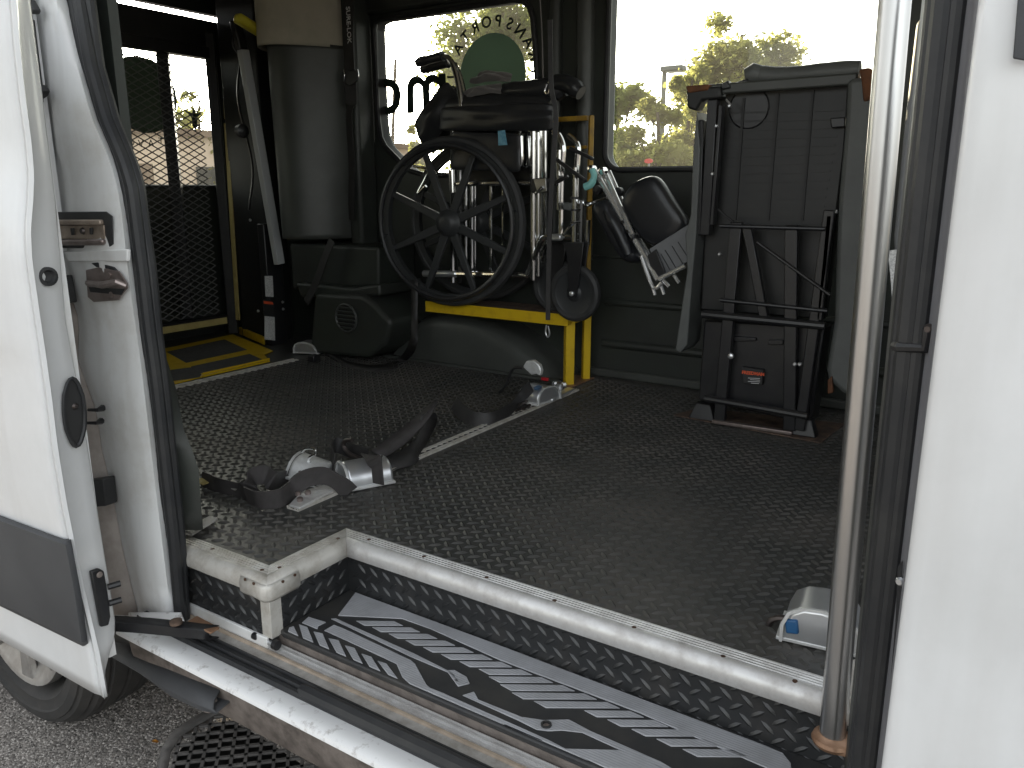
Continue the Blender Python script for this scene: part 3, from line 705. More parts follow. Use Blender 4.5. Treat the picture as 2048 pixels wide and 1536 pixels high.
# holes and fittings on the door edge
def on_edge(px, py): return PX(px, py, -1.3445)
MB().lathe([(.0155, -.003), (.0155, .004), (.011, .0045), (.008, -.001), (.002, -.002)], on_edge(95, 553), (1, .05, 0), 20).build('door_edge_plug', M_rub, door)
ov = []
for a in range(24):
    t = 2 * math.pi * a / 24; ov.append(on_edge(146 + 21 * math.cos(t) * (1 if abs(math.sin(t)) < .6 else .92) + 4 * math.sin(t), 824 + 68 * math.sin(t)))
hs2 = MB().prism([p + V((.001, 0, 0)) for p in ov], (.0015, 0, 0)).build('latch_recess', M_ink, door)
MB().tube([p + V((.004, 0, 0)) for p in ov], .0035, 6, closed=True).build('latch_recess_rim', M_rub, door)
MB().lathe([(.004, -.002), (.006, .002), (.003, .006)], on_edge(148, 812) + V((.002, 0, 0)), (1, 0, 0), 10).build('latch_bolt', M_hook, door)
hb = MB().prism([on_edge(*p) + V((.002, 0, 0)) for p in ((175, 1140), (192, 1134), (203, 1140), (210, 1180), (216, 1230), (212, 1248), (196, 1252))], (.008, 0, 0)).build('hinge_bracket', M_black, door, bevel=.003)
for p_ in ((212, 1172), (214, 1205)):
    MB().cyl(on_edge(*p_) + V((.006, 0, 0)), on_edge(*p_) + V((.012, .02, 0)), .006, 8).build('hinge_pin', M_black, hb)
MB().lathe([(.004, -.001), (.006, .002), (.004, .004)], on_edge(192, 1146) + V((.010, 0, 0)), (1, 0, 0), 10).build('hinge_bolt', M_grime, hb)

# ---- front edge of the opening: B-pillar, seals, front door
def vstrip(nm, cols, m_, y0=-80, y1=1620, ang=60, solid=.002, parent=van):
    """cols: list of (px at y=0, px at y=1536, Y)"""
    rows = []
    for k in range(20):
        py = y0 + (y1 - y0) * k / 19
        rows.append([PY(a + (b - a) * py / 1536, py, Y) for a, b, Y in cols])
    return MB().grid(rows).build(nm, m_, parent, ang=ang, solid=solid)
def vtube(nm, a, b, Y, r, m_, parent=van):
    return MB().tube([PY(a + (b - a) * py / 1536, py, Y) for py in range(-80, 1640, 80)], r, 10).build(nm, m_, parent)
vstrip('front_pillar_trim', [(1846, 1690, 1.03), (1852, 1696, .95), (1876, 1708, .905)], M_panel)
vtube('front_seal_lip', 1876, 1714, .905, .011, M_rub)
vtube('front_seal', 1898, 1728, .882, .0145, M_rub)
vtube('front_seal_bead', 1919, 1741, .872, .008, M_rub)
vstrip('front_jamb', [(1916, 1740, .874), (1932, 1751, .872), (1944, 1758, .862), (1953, 1764, .83), (1962, 1768, .80)], M_jshade)
# front door skin
rows = []
for k in range(24):
    py = -80 + 1720 * k / 23; e = 1964 + (1768 - 1964) * py / 1536
    p = PY(e, py, .782); bul = .010 * math.cos((p.z - .3) * 1.6) - .010 + (-.004 * math.exp(-((p.z - .30) / .06) ** 2))
    p = PY(e, py, .782 - bul * 0)
    rows.append([p + V((-.001, .018, 0)), p + V((-.002, .004, 0)), p + V((.003, -.001, 0))] + [p + V((.012 + .07 * j, -.002 - bul - .0008 * j, 0)) for j in range(0, 14)])
fd = MB().grid(rows).build('front_door', M_white, van, ang=60, solid=.0015)
wp = [PY(*p, .772) for p in ((2026, 118), (2075, 126), (2075, -80), (2042, -80))]
MB().prism(wp, (0, -.004, 0)).build('front_window_trim', M_clad, fd, bevel=.001)
# door check and latch details on the pillar
chk = MB().tube([PY(1792, 692, .90), PY(1800, 694, .872), PY(1850, 697, .862), PY(1858, 660, .862)], [.006, .0055, .005, .006], 8).build('seal_clip', M_black, van)
MB().lathe([(.003, -.002), (.0055, 0), (.003, .004)], PY(1858, 658, .86), (-.3, -1, 0), 10).build('pillar_bolt', M_hook, van)
MB().prism([PY(*p, .846) for p in ((1797, 1130), (1806, 1120), (1800, 1250), (1790, 1370), (1781, 1372), (1792, 1240))], (0, -.004, 0)).build('pillar_strip', M_rub, van)
MB().lathe([(.003, -.001), (.005, 0), (.003, .003)], PY(1800, 1163, .842), (-.3, -1, 0), 10).build('pillar_bolt', M_zinc, van)
# ---- far side wall with two windows
w1loop = [PY(*p, WALL) for p in ((751, 60), (753, 46), (764, 40), (1030, 1), (1048, 3), (1060, 14), (1067, 34), (1072, 90), (1078, 200), (1080, 320), (1074, 344), (1056, 352), (850, 350), (822, 342), (800, 322), (773, 294), (764, 276), (760, 250), (757, 215), (753, 120))]
w2 = rrect(-1.392, -.43, .783, 1.47, .062)
w2loop = [V((x, WALL, z)) for x, z in w2]
outer_w = [V((-3.5, WALL, 0)), V((.05, WALL, 0)), V((.05, WALL, 1.74)), V((-3.5, WALL, 1.74))]
wall = holed(outer_w, [w1loop, w2loop]).build('side_wall', M_panel, van, smooth=False, solid=.004)
holed([V((p.x, WALL + .06, p.z)) for p in outer_w], [[V((p.x, WALL + .06, p.z)) for p in w1loop], [V((p.x, WALL + .06, p.z)) for p in w2loop]]).build('outer_side_skin', M_white, van, smooth=False, solid=.002)
for lp, nm in ((w1loop, 'rear_side_window'), (w2loop, 'centre_side_window')):
    fr_ = MB().grid([[p + V((0, -.002, 0)) for p in lp + lp[:1]], [p + V((0, .06, 0)) for p in lp + lp[:1]]]).build(nm, M_rub, van, smooth=True, ang=60)
    MB().tube([p + V((0, -.006, 0)) for p in lp], .011, 8, closed=True).build('window_gasket', M_rub, fr_)
    gp = MB(); gp.add([p + V((0, .048, 0)) for p in lp], [tuple(range(len(lp)))]); gp.build('window_pane', M_glass, fr_, smooth=False)
W1 = [o for o in bpy.data.objects if o.name.startswith('rear_side_window')][0]
# printed film on the rear side window (seen mirrored from inside)
cN = PY(984, 152, WALL + .044); RAD = (PY(984, 64, WALL + .044) - cN).length * .98
circ = [cN + V((math.cos(R(a)) * RAD * 1.0, 0, math.sin(R(a)) * RAD)) for a in range(0, 360, 10)]
MB().prism(circ, (0, .001, 0)).build('window_disc_film', M_dteal, W1, smooth=False)
word = 'TRANSPORTATION'
for i, ch in enumerate(word):
    a = R(90 - 36 + (i - 3.3) * 16.0)       # seen from inside the word runs anticlockwise
    pos = cN + V((math.cos(a) * RAD * 1.26, 0, math.sin(a) * RAD * 1.26))
    place_text('window_letter', ch, .060, pos, (math.sin(a), 0, -math.cos(a)) if False else (-math.sin(a), 0, math.cos(a)), (math.cos(a), 0, math.sin(a)), M_ddark, W1, bold=.0011)
bl = .31
for ch, px, py in (('m', 856, 176), ('o', 778, 182), ('r', 733, 186)):
    q = PY(px, py, WALL + .043)
    place_text('window_letter', ch, bl, q, (-1, 0, 0), (.12, 0, 1), M_ddark, W1, shear=.12, bold=.005)
# lower panel relief
for (a, b, r_) in (((1212, 603), (1420, 619), .014), ((1206, 685), (1420, 705), .018)):
    A, B = PY(*a, WALL), PY(*b, WALL); MB().tube([A, B + V((.8, 0, 0))], [r_, r_], 10).build('panel_rib', M_panel, wall)
MB().box((-1.44, WALL - .02, 0), (.05, WALL, .035)).build('skirting', M_panel2, wall, bevel=.008)
MB().box((-1.44, WALL - .008, .46), (-.2, WALL, .47)).build('panel_ledge', M_panel, wall, bevel=.003)
A, B = PY(1172, -60, WALL - .01), PY(1168, 520, WALL - .01)
MB().tube([A, B], .034, 14).build('pillar_ridge', M_panel2, wall)
MB().tube([PY(1112, -60, WALL - .01), PY(1108, 520, WALL - .01)], .028, 14).build('pillar_ridge', M_panel, wall)
MB().box((-2.53, WALL - .035, 1.43), (-1.67, WALL, 1.74)).build('header_trim', M_panel, wall, bevel=.015)
# rear corner trim, cream cap
fl = lambda a: 1 + .035 * math.cos(R(a * 4 + 40)) + (.02 if 228 < a < 262 else 0)
def vcol(nm, x, y, r, z0, z1, m_, sx=1, n=20, parent=van, taper=1):
    mb_ = MB(); rows = []
    for z, k in ((z0, taper), (z0 + .02, taper), (z1 - .02, 1), (z1, 1)):
        rows.append([V((x + math.cos(R(a)) * r * sx * k * fl(a), y + math.sin(R(a)) * r * k * fl(a), z)) for a in range(170, 361, 5)])
    return mb_.grid(rows).build(nm, m_, parent, ang=60, solid=.003)
vcol('rear_corner_trim', -2.76, 2.74, .30, .50, 1.30, M_panel2, sx=.62, taper=.96)
vcol('rear_corner_cap', -2.775, 2.74, .335, 1.29, 1.74, M_cream, sx=.58)
MB().box((-2.60, 2.64, .45), (-2.52, WALL, 1.74)).build('belt_pillar', M_panel, van, bevel=.02)
# moulded box, vent housing and wheel-arch cover on the far side
def ymold(nm, pts, Y, depth, m_=M_panel, bevel=.02):
    return MB().prism([PY(*p, Y) for p in pts], (0, depth, 0)).build(nm, m_, van, bevel=bevel, seg=4, ang=60)
ymold('corner_box', [(578, 486), (757, 494), (757, 574), (700, 574), (638, 570), (585, 580)], 2.50, .24, bevel=.014)
ymold('corner_box_shelf', [(590, 566), (640, 570), (702, 576), (758, 568), (760, 592), (600, 594)], 2.45, .28, bevel=.012)
vh = ymold('vent_housing', [(618, 706), (628, 588), (722, 590), (744, 604), (782, 644), (770, 690), (735, 716)], 2.42, .32, bevel=.018)
gc = PY(693, 636, 2.415)
MB().lathe([(.060, .004), (.064, -.004), (.058, -.008), (.054, -.001)], gc, (0, 1, 0), 28, ring=True).build('vent_ring', M_panel2, vh)
for k in range(6):
    z = -.042 + k * .017; hw = math.sqrt(.054 ** 2 - z * z); MB().box((gc.x - hw, gc.y - .008, gc.z + z - .004), (gc.x + hw, gc.y - .001, gc.z + z + .004)).build('vent_slat', M_panel, vh, bevel=.002)
MB().lathe([(.054, 0), (.054, .002)], gc + V((0, -.0005, 0)), (0, 1, 0), 28).build('vent_hole', M_ink, vh)
wa = []
for (x, z) in ((-2.33, 0), (-2.27, .10), (-2.20, .17), (-2.10, .205), (-1.95, .21), (-1.84, .20), (-1.72, .155), (-1.60, .09), (-1.52, .035), (-1.47, 0)): wa.append((x, z))
rows = []
for i, (x, z) in enumerate(wa):
    rows.append([V((x, 2.575, 0)), V((x, 2.585, max(0, z - .05))), V((x, 2.60, max(0, z - .02))), V((x, 2.63, z)), V((x, 2.67, z + .005)), V((x, WALL, z + .005))])
MB().grid(rows).build('wheel_arch_cover', M_panel2, van, ang=80, subs=2)
MB().box((-2.35, 2.555, 0), (-1.45, 2.58, .012)).build('arch_flange', M_panel2, van, bevel=.004)
# ---- roof, front bulkhead area, rear doors
MB().box((-3.55, .80, 1.74), (1.2, 2.86, 1.78)).build('roof', M_white, van, smooth=False)
MB().box((-3.5, .86, 1.715), (1.2, 2.76, 1.738)).build('headliner', M_cream, van, smooth=False)
MB().box((-1.62, .80, 1.50), (.6, .93, 1.738)).build('door_header', M_white, van, bevel=.01)
RX = -3.5
win_r = [(1.02, 1.62), (2.02, 2.68)]
holes = [[V((RX, y, z)) for y, z in rrect(a, b, .725, 1.325, .03)] for a, b in win_r]
rear = holed([V((RX, .86, 0)), V((RX, 2.76, 0)), V((RX, 2.76, 1.497)), V((RX, .86, 1.497))], holes)
rdo = rear.build('rear_doors', M_panel, van, smooth=False, solid=.02)
MB().box((RX - .01, .86, 1.522), (RX + .03, 2.76, 1.74)).build('rear_header', M_panel, van, smooth=False)
for a, b in win_r:
    lp = [V((RX, y, z)) for y, z in rrect(a, b, .725, 1.325, .03)]
    MB().tube([p + V((.01, 0, 0)) for p in lp], .009, 6, closed=True).build('rear_window_gasket', M_rub, rdo)
    gp = MB(); gp.add([p + V((-.004, 0, 0)) for p in lp], [tuple(range(len(lp)))]); gp.build('rear_window_pane', M_glass, rdo, smooth=False)
# film on the rear windows
cR = PX(285, 190, RX + .012); rr_ = (PX(285, 265, RX + .012) - cR).length
for a, b in win_r:
    pts = []
    for t in range(0, 360, 6):
        p = cR + V((0, math.cos(R(t)) * rr_ * 1.06, math.sin(R(t)) * rr_))
        pts.append(V((p.x, min(max(p.y, a + .004), b - .004), min(p.z, 1.318))))
    MB().prism(pts, (.0008, 0, 0)).build('rear_window_film', M_ddark, rdo, smooth=False)
cs = PX(388, 232, RX + .012); em = MB()
for poly in (((-.006, .035), (.006, .035), (.007, -.02), (.003, -.075), (-.003, -.075), (-.007, -.02)), ((-.045, .022), (-.012, .012), (0, .02), (.012, .012), (.045, .022), (.03, .004), (.016, -.006), (0, 0), (-.016, -.006), (-.03, .004)), ((-.018, -.008), (0, -.002), (.018, -.008), (.012, -.03), (.016, -.045), (.004, -.06), (-.004, -.06), (-.016, -.045), (-.012, -.03))):
    em.prism([cs + V((0, a * .95, b * 1.0)) for a, b in poly], (.0008 + .0002 * len(poly), 0, 0))
em.build('rear_window_emblem', M_ddark, rdo, smooth=False)
for i, ch in enumerate('NOITAVO'[::-1][:4]):
    q = PX(262 + i * 20, 283 + (2, 5, 4, 0)[i], RX + .012); place_text('rear_window_letter', ch, .045, q, (0, -1, 0), (0, 0, 1), M_ddark, rdo)
# ---- floor anchor tracks
def ltrack(nm, x, y0, y1):
    o_ = MB().box((x - .019, y0, -.001), (x + .019, y1, .0035)).build(nm, M_alud, van, smooth=False)
    rl = MB()
    for s in (-1, 1):
        rl.box((x + s * .017 - .0022, y0, .0036), (x + s * .017 + .0022, y1, .0068)); rl.box((x + s * .0085 - .0018, y0, .0036), (x + s * .0085 + .0018, y1, .0072))
    rl.build('track_rib', M_alud, o_, smooth=False)
    ho = MB(); n = int((y1 - y0) / .0254)
    for k in range(n):
        c = V((x, y0 + .012 + k * .0254, .0036)); ho.add([c + V((math.cos(a) * .0075, math.sin(a) * .0085, .0008)) for a in [i * math.pi / 5 for i in range(10)]], [tuple(range(10))])
    ho.build('track_holes', M_ink, o_, smooth=False, kind='stuff')
    return o_
ltrack('floor_track', -1.362, 1.16, 2.50)
ltrack('rear_floor_track', -2.615, 1.30, 2.30)
# windscreen area: dash wall far in front keeps the cabin dark
MB().box((1.2, .80, -.2), (1.24, 2.86, .72)).build('dash_wall', M_panel, van, smooth=False)
MB().box((.05, WALL, 0), (1.2, WALL + .04, .78)).build('driver_door', M_panel, van, smooth=False)
MB().box((.0, WALL - .03, .78), (.10, WALL + .03, 1.74)).build('driver_pillar', M_panel, van, bevel=.01)

# ================================================================== YELLOW RACK over the wheel arch
rack = empty('wheelchair_rack', (-1.42, 2.6, 0), 'yellow steel rack over the wheel arch carrying the folded wheelchair', 'rack')
def ysq(nm, a, b, w=.026, m_=M_yel, parent=rack): return MB().bar(a, b, w, w).build(nm, m_, parent, bevel=.002, seg=1)
n0 = PZ(1137, 770, 0); f0 = PZ(1171, 759, 0)
PTZ = .262
ysq('post', n0, V((n0.x, n0.y, PTZ - .003)), .034)
ysq('post', f0, V((f0.x, f0.y, .25)), .028)
ysq('upper_post', V((f0.x, f0.y, .252)), V((f0.x, f0.y, .970)), .017, M_yelo)
ysq('front_rail', V((-2.06, n0.y - .03, PTZ - .012)), V((n0.x + .017, n0.y - .03, PTZ - .012)), .034)
ysq('back_rail', V((-2.06, f0.y - .002, PTZ - .012)), V((n0.x - .018, f0.y - .002, PTZ - .012)), .03)
ysq('end_rail', V((n0.x, n0.y - .012, PTZ - .0135)), V((n0.x, f0.y - .016, PTZ - .0135)), .03)
MB().box((-2.06, n0.y - .045, PTZ + .004), (n0.x + .02, f0.y + .02, PTZ + .008)).build('deck', M_rustp, rack, bevel=.001)
MB().box((-2.06, n0.y - .049, PTZ - .03), (n0.x + .02, n0.y - .0475, PTZ + .012)).build('deck_lip', M_yel, rack)
t1, t2 = V((f0.x, f0.y, .962)), V((f0.x - .22, f0.y, .962))
ysq('top_rail', t1 + V((-.0145, 0, 0)), t2, .017, M_yelo)
ysq('top_rail', t2 + V((.12, 0, -.10)), t1 + V((-.0145, 0, -.10)), .011, M_yelo)
MB().box((n0.x - .05, n0.y - .035, .0006), (n0.x + .035, f0.y + .03, .006)).build('base_plate', M_copper, rack, bevel=.001)
for p_ in ((1110, 770), (1128, 772)): MB().lathe([(.012, 0), (.012, .008), (.008, .014)], PZ(*p_, .004), (0, 0, 1), 6).build('base_bolt', M_zinc, rack)

# ================================================================== WHEELCHAIR (folded, facing the front of the van)
YN, YF = 2.475, 2.665
wc = empty('wheelchair', (-1.75, 2.57, PTZ + .008), 'folded black and chrome wheelchair standing on the yellow rack', 'wheelchair')
cw = PY(900, 446, YN); WA = R(8); EX = V((math.cos(WA), math.sin(WA), 0)); EY = V((-math.sin(WA), math.cos(WA), 0)); EZ = V((0, 0, 1))
def bigwheel(y, nm='wheel'):
    c = V((cw.x, y, cw.z)); s = -1
    o_ = MB().lathe([(.292, -.012), (.300, -.016), (.312, -.013), (.319, 0), (.312, .013), (.300, .016), (.292, .012)], c, EY, 64, ring=True).build(nm, M_tyre, wc)
    MB().lathe([(.272, -.013), (.294, -.014), (.296, .014), (.272, .013)], c, EY, 64, ring=True).build('rim', M_mag, o_)
    MB().lathe([(.02, -.040), (.032, -.036), (.04, -.026), (.052, -.016), (.052, .02), (.03, .03)], c, EY, 24).build('hub', M_mag, o_)
    for k in range(8):
        a = R(22 + 45 * k); d = EX * math.cos(a) + EZ * math.sin(a); t = EX * -math.sin(a) + EZ * math.cos(a)
        MB().prism([c + d * .045 - t * .017 - EY * .011, c + d * .045 + t * .017 - EY * .011, c + d * .278 + t * .011 - EY * .007, c + d * .278 - t * .011 - EY * .007], EY * .016).build('spoke', M_mag, o_, bevel=.003, seg=2)
    return o_
wn = bigwheel(YN); bigwheel(YF)
hr = [V((cw.x, YN, cw.z)) - EY * .045 + (EX * math.cos(R(a)) + EZ * math.sin(R(a))) * .284 for a in range(0, 360, 6)]
pr = MB().tube(hr, .0095, 8, closed=True).build('push_rim', M_vinyl, wc)
for k in range(6):
    a = R(10 + 60 * k); d = EX * math.cos(a) + EZ * math.sin(a); c = V((cw.x, YN, cw.z))
    MB().cyl(c + d * .284 - EY * .045, c + d * .284 - EY * .010, .005, 6).build('push_rim_stud', M_mag, wc)
def ct(nm, pts, Y, r=.0105, m_=M_chrome, parent=wc, n=10, sp=5):
    P = [PY(*p, Y) for p in pts]
    return MB().tube(spline(P, sp) if len(P) > 2 else P, r, n).build(nm, m_, parent)
# side frames
for Y, s in ((YN + .055, 0), (YF - .05, 14)):
    ct('back_post', [(906 + s, 640 - 75), (906 + s, 240)], Y)
    ct('upright', [(1066 + s, 560), (1066 + s, 262)], Y, .0115)
    ct('upright', [(1076 + s, 552), (1076 + s, 262)], Y + .012, .009)
    ct('lower_rail', [(848 + s, 547), (950 + s, 548), (1040 + s, 549), (1056 + s, 546), (1078 + s, 490), (1094 + s, 474), (1150 + s, 474)], Y, .0105)
    ct('seat_rail', [(900 + s, 368), (1010 + s, 366), (1064 + s, 366)], Y, .0095)
    ct('arm_tube', [(904 + s, 262), (1040 + s, 262)], Y, .009)
    ct('front_tube', [(1042 + s, 272), (1042 + s, 330), (1022 + s, 318)], Y - .01, .008)
for x, r_, Y in ((932, .009, 2.55), (944, .0095, 2.57), (950, .007, 2.60), (982, .008, 2.58), (1006, .006, 2.60)):
    ct('cross_brace', [(x, 550), (x, 372)], Y, r_)
for x in (938, 948): MB().lathe([(.004, -.006), (.008, -.005), (.008, .005), (.004, .006)], PY(x, 556, 2.545), (0, 1, 0), 8).build('brace_bolt', M_chrome, wc)
MB().cyl(PY(904, 340, YN + .052), PY(906, 385, YN + .052), .015, 12).build('post_sleeve', M_chrome, wc)
MB().cyl(PY(848, 547, YN + .052), PY(912, 548, YN + .052), .0135, 12).build('tipper_sleeve', M_zinc, wc)
ct('anti_tip_tube', [(828, 332), (856, 342), (836, 386), (852, 372)], 2.57, .006)
ct('anti_tip_tube', [(834, 388), (848, 344)], 2.63, .005)
# push handles
for Y, dx, dy in ((YN + .055, 0, 0), (YF - .05, 10, 14)):
    ct('push_handle', [(846 + dx, 122 + dy), (880 + dx, 113 + dy), (898 + dx, 118 + dy), (910 + dx, 140 + dy), (920 + dx, 185 + dy), (926 + dx, 240 + dy)], Y, .0112)
    P = [PY(834 + dx, 126 + dy, Y), PY(842 + dx, 123 + dy, Y), PY(886 + dx, 112 + dy, Y)]
    MB().tube([P[0], P[1], P[1].lerp(P[2], .2), P[1].lerp(P[2], .25), P[1].lerp(P[2], .9), P[2]], [.014, .0185, .0185, .0165, .0165, .019], 14).build('hand_grip', M_vinyl, wc)
# folded back upholstery
def cloth(nm, pts, Y, th, m_, bulge=.012, seed=1, parent=wc, n=7):
    """soft sheet spanning a quad given by four px corners, with folds"""
    A, B, C, D = [PY(*p, Y) for p in pts]; rows = []
    for i in range(n + 1):
        u = i / n; r_ = []
        for j in range(n + 1):
            v = j / n; p = A.lerp(B, u).lerp(D.lerp(C, u), v)
            f = noise.noise(V((u * 3 + seed * 7.3, v * 3, seed))) * bulge + math.sin(u * math.pi) * math.sin(v * math.pi) * bulge
            r_.append(p + V((f * .3, -f * 1.6, f * .4)))
        rows.append(r_)
    return MB().grid(rows).build(nm, m_, parent, ang=80, solid=th, subs=2)
cloth('back_upholstery', [(893, 160), (826, 246), (852, 304), (930, 205)], YN + .07, .010, M_vinyl, .016, 2)
cloth('back_upholstery', [(912, 170), (842, 262), (866, 312), (960, 215)], YF - .05, .010, M_vinyl, .016, 3)
# seat sling folded up to a thick bolster, arm pads
def bolster(nm, pts, Y, r, m_, parent=wc, sy=1.0):
    P = spline([PY(*p, Y) for p in pts], 6); rr = [r * (1 if 1 < i < len(P) - 2 else .82) * (1 + .10 * noise.noise(P[i] * 14)) for i in range(len(P))]
    return MB().tube(P, rr, 14).build(nm, m_, parent)
bolster('seat_sling', [(890, 214), (960, 212), (1040, 214), (1108, 218)], YN + .095, .048, M_vinyl)
bolster('seat_sling', [(1010, 182), (1060, 180), (1108, 172)], YN + .10, .034, M_vinyl)
bolster('arm_pad', [(930, 206), (1000, 196), (1090, 190), (1130, 176)], YF - .07, .034, M_vinyl)
bolster('arm_pad', [(1100, 168), (1135, 168), (1162, 186)], YN + .11, .030, M_vinyl)
cloth('skirt_guard', [(1042, 268), (902, 262), (902, 340), (1042, 345)], YN + .035, .012, M_vinyl, .004, 5)
cloth('skirt_guard', [(1108, 205), (880, 215), (878, 262), (1108, 262)], YN + .045, .016, M_vinyl, .010, 6)
MB().prism([PY(*p, YN + .012) for p in ((996, 262), (1010, 260), (1015, 290), (997, 291))], (0, -.001, 0)).build('sticker', M_sticker, wc)
cloth('skirt_guard', [(1096, 262), (905, 262), (905, 372), (1096, 372)], YF - .02, .010, M_vinyl, .004, 15)
# crumpled cloth on top
cloth('folded_cover', [(925, 182), (1008, 168), (1000, 185), (930, 196)], YN + .06, .006, M_cloth, .022, 8)
cloth('folded_cover', [(935, 165), (962, 142), (1024, 146), (1022, 165)], YN + .10, .006, M_cloth, .02, 9)
# crossed latch between the frames
for x0_, x1_ in ((900, 912), (930, 942), (950, 958), (974, 990)): ct('spring_clip', [(x0_, 252), (x1_, 246)], YN + .05, .004)
MB().box(PY(1040, 258, YN + .06), PY(1060, 250, YN + .075)).build('clip_tab', M_yeld, wc)
# front hangers
for Y, s in ((YN + .06, 0), (YF - .05, 30)):
    ct('hanger_tube', [(1106 + s, 262 + s * .3), (1118 + s, 272 + s * .3), (1126 + s, 296), (1124 + s, 340), (1122 + s, 480)], Y, .011)
ct('hanger_tube', [(1118, 300), (1117, 420)], YN + .05, .009)
for x, y0_, y1_, Y in ((1150, 335, 490, YN + .03), (1162, 400, 488, YN + .06), (1176, 440, 490, YN + .09)):
    ct('caster_stem', [(x, y0_), (x - 2, y1_)], Y, .0105)
for y_ in (396, 420, 445): MB().lathe([(.010, -.004), (.015, -.003), (.015, .003), (.010, .004)], PY(1149, y_, YN + .03), (0, 0, 1), 12).build('stem_collar', M_black, wc)
MB().bar(PY(1068, 372, YN + .03), PY(1098, 370, YN + .03), .05, .05).build('latch_block', M_black, wc, bevel=.006)
MB().prism([PY(*p, YN + .004) for p in ((1068, 358), (1092, 357), (1094, 382), (1076, 386))], (0, -.004, 0)).build('latch_plate', M_steel, wc, bevel=.001)
ct('latch_lever', [(1070, 388), (1086, 374)], YN - .004, .006)
for a, b, Y in (((1112, 318), (1172, 362), YN + .02), ((1140, 296), (1186, 318), YN + .05), ((1100, 372), (1136, 352), YN + .02)):
    MB().bar(PY(*a, Y), PY(*b, Y), .016, .012).build('release_lever', M_black, wc, bevel=.003)
MB().bar(PY(1098, 474, YN + .04), PY(1124, 475, YN + .04), .022, .022).build('axle_sleeve', M_zinc, wc, bevel=.005)
ct('brake_lever', [(1126, 470), (1140, 452), (1148, 446)], YN + .02, .006)
MB().bar(PY(1130, 412, YN + .02), PY(1144, 414, YN + .02), .025, .025).build('brake_grip', M_fab, wc, bevel=.004)
# casters with forks
for (px, py, Y) in ((1150, 586, YN + .02), (1112, 572, YF - .06)):
    c = PY(px, py, Y)
    k_ = MB().lathe([(.078, -.013), (.090, -.016), (.100, -.010), (.103, 0), (.100, .010), (.090, .016), (.078, .013)], c, (.05, 1, 0), 36, ring=True).build('caster', M_tyre, wc)
    MB().lathe([(.018, -.016), (.022, -.012), (.03, -.006), (.07, -.006), (.08, -.012), (.08, .012), (.03, .006), (.018, .014)], c, (.05, 1, 0), 30).build('caster_disc', M_mag, k_)
    top = PY(1150 if px > 1130 else 1116, 490, Y)
    MB().prism([top + V((-.035, -.022, .008)), top + V((.045, -.022, .01)), top + V((.04, -.022, -.045)), c + V((.018, -.022, -.012)), c + V((-.014, -.022, -.012)), top + V((-.02, -.022, -.04))], (0, .006, 0)).build('caster_fork', M_black, k_, bevel=.002)
    MB().prism([top + V((-.035, .018, .008)), top + V((.045, .018, .01)), c + V((.016, .018, -.012)), c + V((-.014, .018, -.012))], (0, .006, 0)).build('caster_fork', M_black, k_, bevel=.002)
    MB().lathe([(.004, -.004), (.009, -.003), (.009, .003), (.005, .005)], c + V((0, -.026, 0)), (0, -1, 0), 8).build('axle_bolt', M_zinc, k_)
# leg rests swung off to the side
def legrest(nm, off, Yt, Yb, pad, plate, m_pad):
    def q(p, Y): return PY(p[0] + off[0], p[1] + off[1], Y)
    a, b = q((1190, 342), Yt), q((1316, 560), Yb)
    o_ = MB().tube([a, a.lerp(b, .35), b], .0095, 10).build(nm, M_legtube, wc)
    MB().tube([q((1210, 345), Yt + .02), q((1265, 470), Yb + .01)], .0085, 10).build('leg_tube', M_legtube, o_)
    for t in (.48, .56, .63): p = a.lerp(b, t); MB().lathe([(.010, -.006), (.0145, -.005), (.0145, .005), (.010, .006)], p, b - a, 12).build('adjust_collar', M_black, o_)
    return o_
lr = legrest('leg_rest', (0, 0), YN + .07, YN + .0, None, None, None)
lr2 = legrest('leg_rest', (8, -2), YN + .12, YN + .09, None, None, None)
def padmesh(nm, pts, Y, th, m_, parent, nrm=V((-.2, -1, .15))):
    P = [PY(*p, Y) for p in pts]; c = sum(P, V()) / len(P); n_ = nrm.normalized(); mb_ = MB(); k = len(P)
    rings = [[c + (p - c) * f + n_ * h for p in P] for f, h in ((.90, -th * .5), (1, -th * .2), (1.0, th * .1), (.96, th * .38), (.82, th * .5))]
    vs_ = [p for r_ in rings for p in r_]; fs_ = []
    for i in range(len(rings) - 1):
        for j in range(k): fs_.append((i * k + j, i * k + (j + 1) % k, (i + 1) * k + (j + 1) % k, (i + 1) * k + j))
    vs_.append(c + n_ * th * .46); ci = len(vs_) - 1; L = (len(rings) - 1) * k
    for j in range(k): fs_.append((L + j, L + (j + 1) % k, ci))
    fs_.append(tuple(range(k))[::-1])
    return mb_.add(vs_, fs_).build(nm, m_, parent, ang=70, subs=1)
ring = spline([PY(*p, YN + .05) for p in ((1248, 408), (1262, 374), (1290, 356), (1318, 356), (1350, 402), (1375, 440), (1372, 462), (1352, 484), (1318, 494), (1292, 482), (1268, 452))], 4, closed=True)
def padmesh2(nm, P, th, m_, parent, n_):
    n_ = V(n_).normalized(); c = sum(P, V()) / len(P); k = len(P); vs_ = []; fs_ = []
    prof = ((.93, -.5), (1, -.25), (1.0, .1), (.955, .4), (.84, .56), (.6, .62), (.3, .64))
    for f, h in prof: vs_ += [c + (p - c) * f + n_ * (h * th) for p in P]
    for i in range(len(prof) - 1):
        for j in range(k): fs_.append((i * k + j, i * k + (j + 1) % k, (i + 1) * k + (j + 1) % k, (i + 1) * k + j))
    vs_.append(c + n_ * th * .64); ci = len(vs_) - 1; L = (len(prof) - 1) * k
    for j in range(k): fs_.append((L + j, L + (j + 1) % k, ci))
    fs_.append(tuple(range(k))[::-1])
    return MB().add(vs_, fs_).build(nm, m_, parent, ang=70)
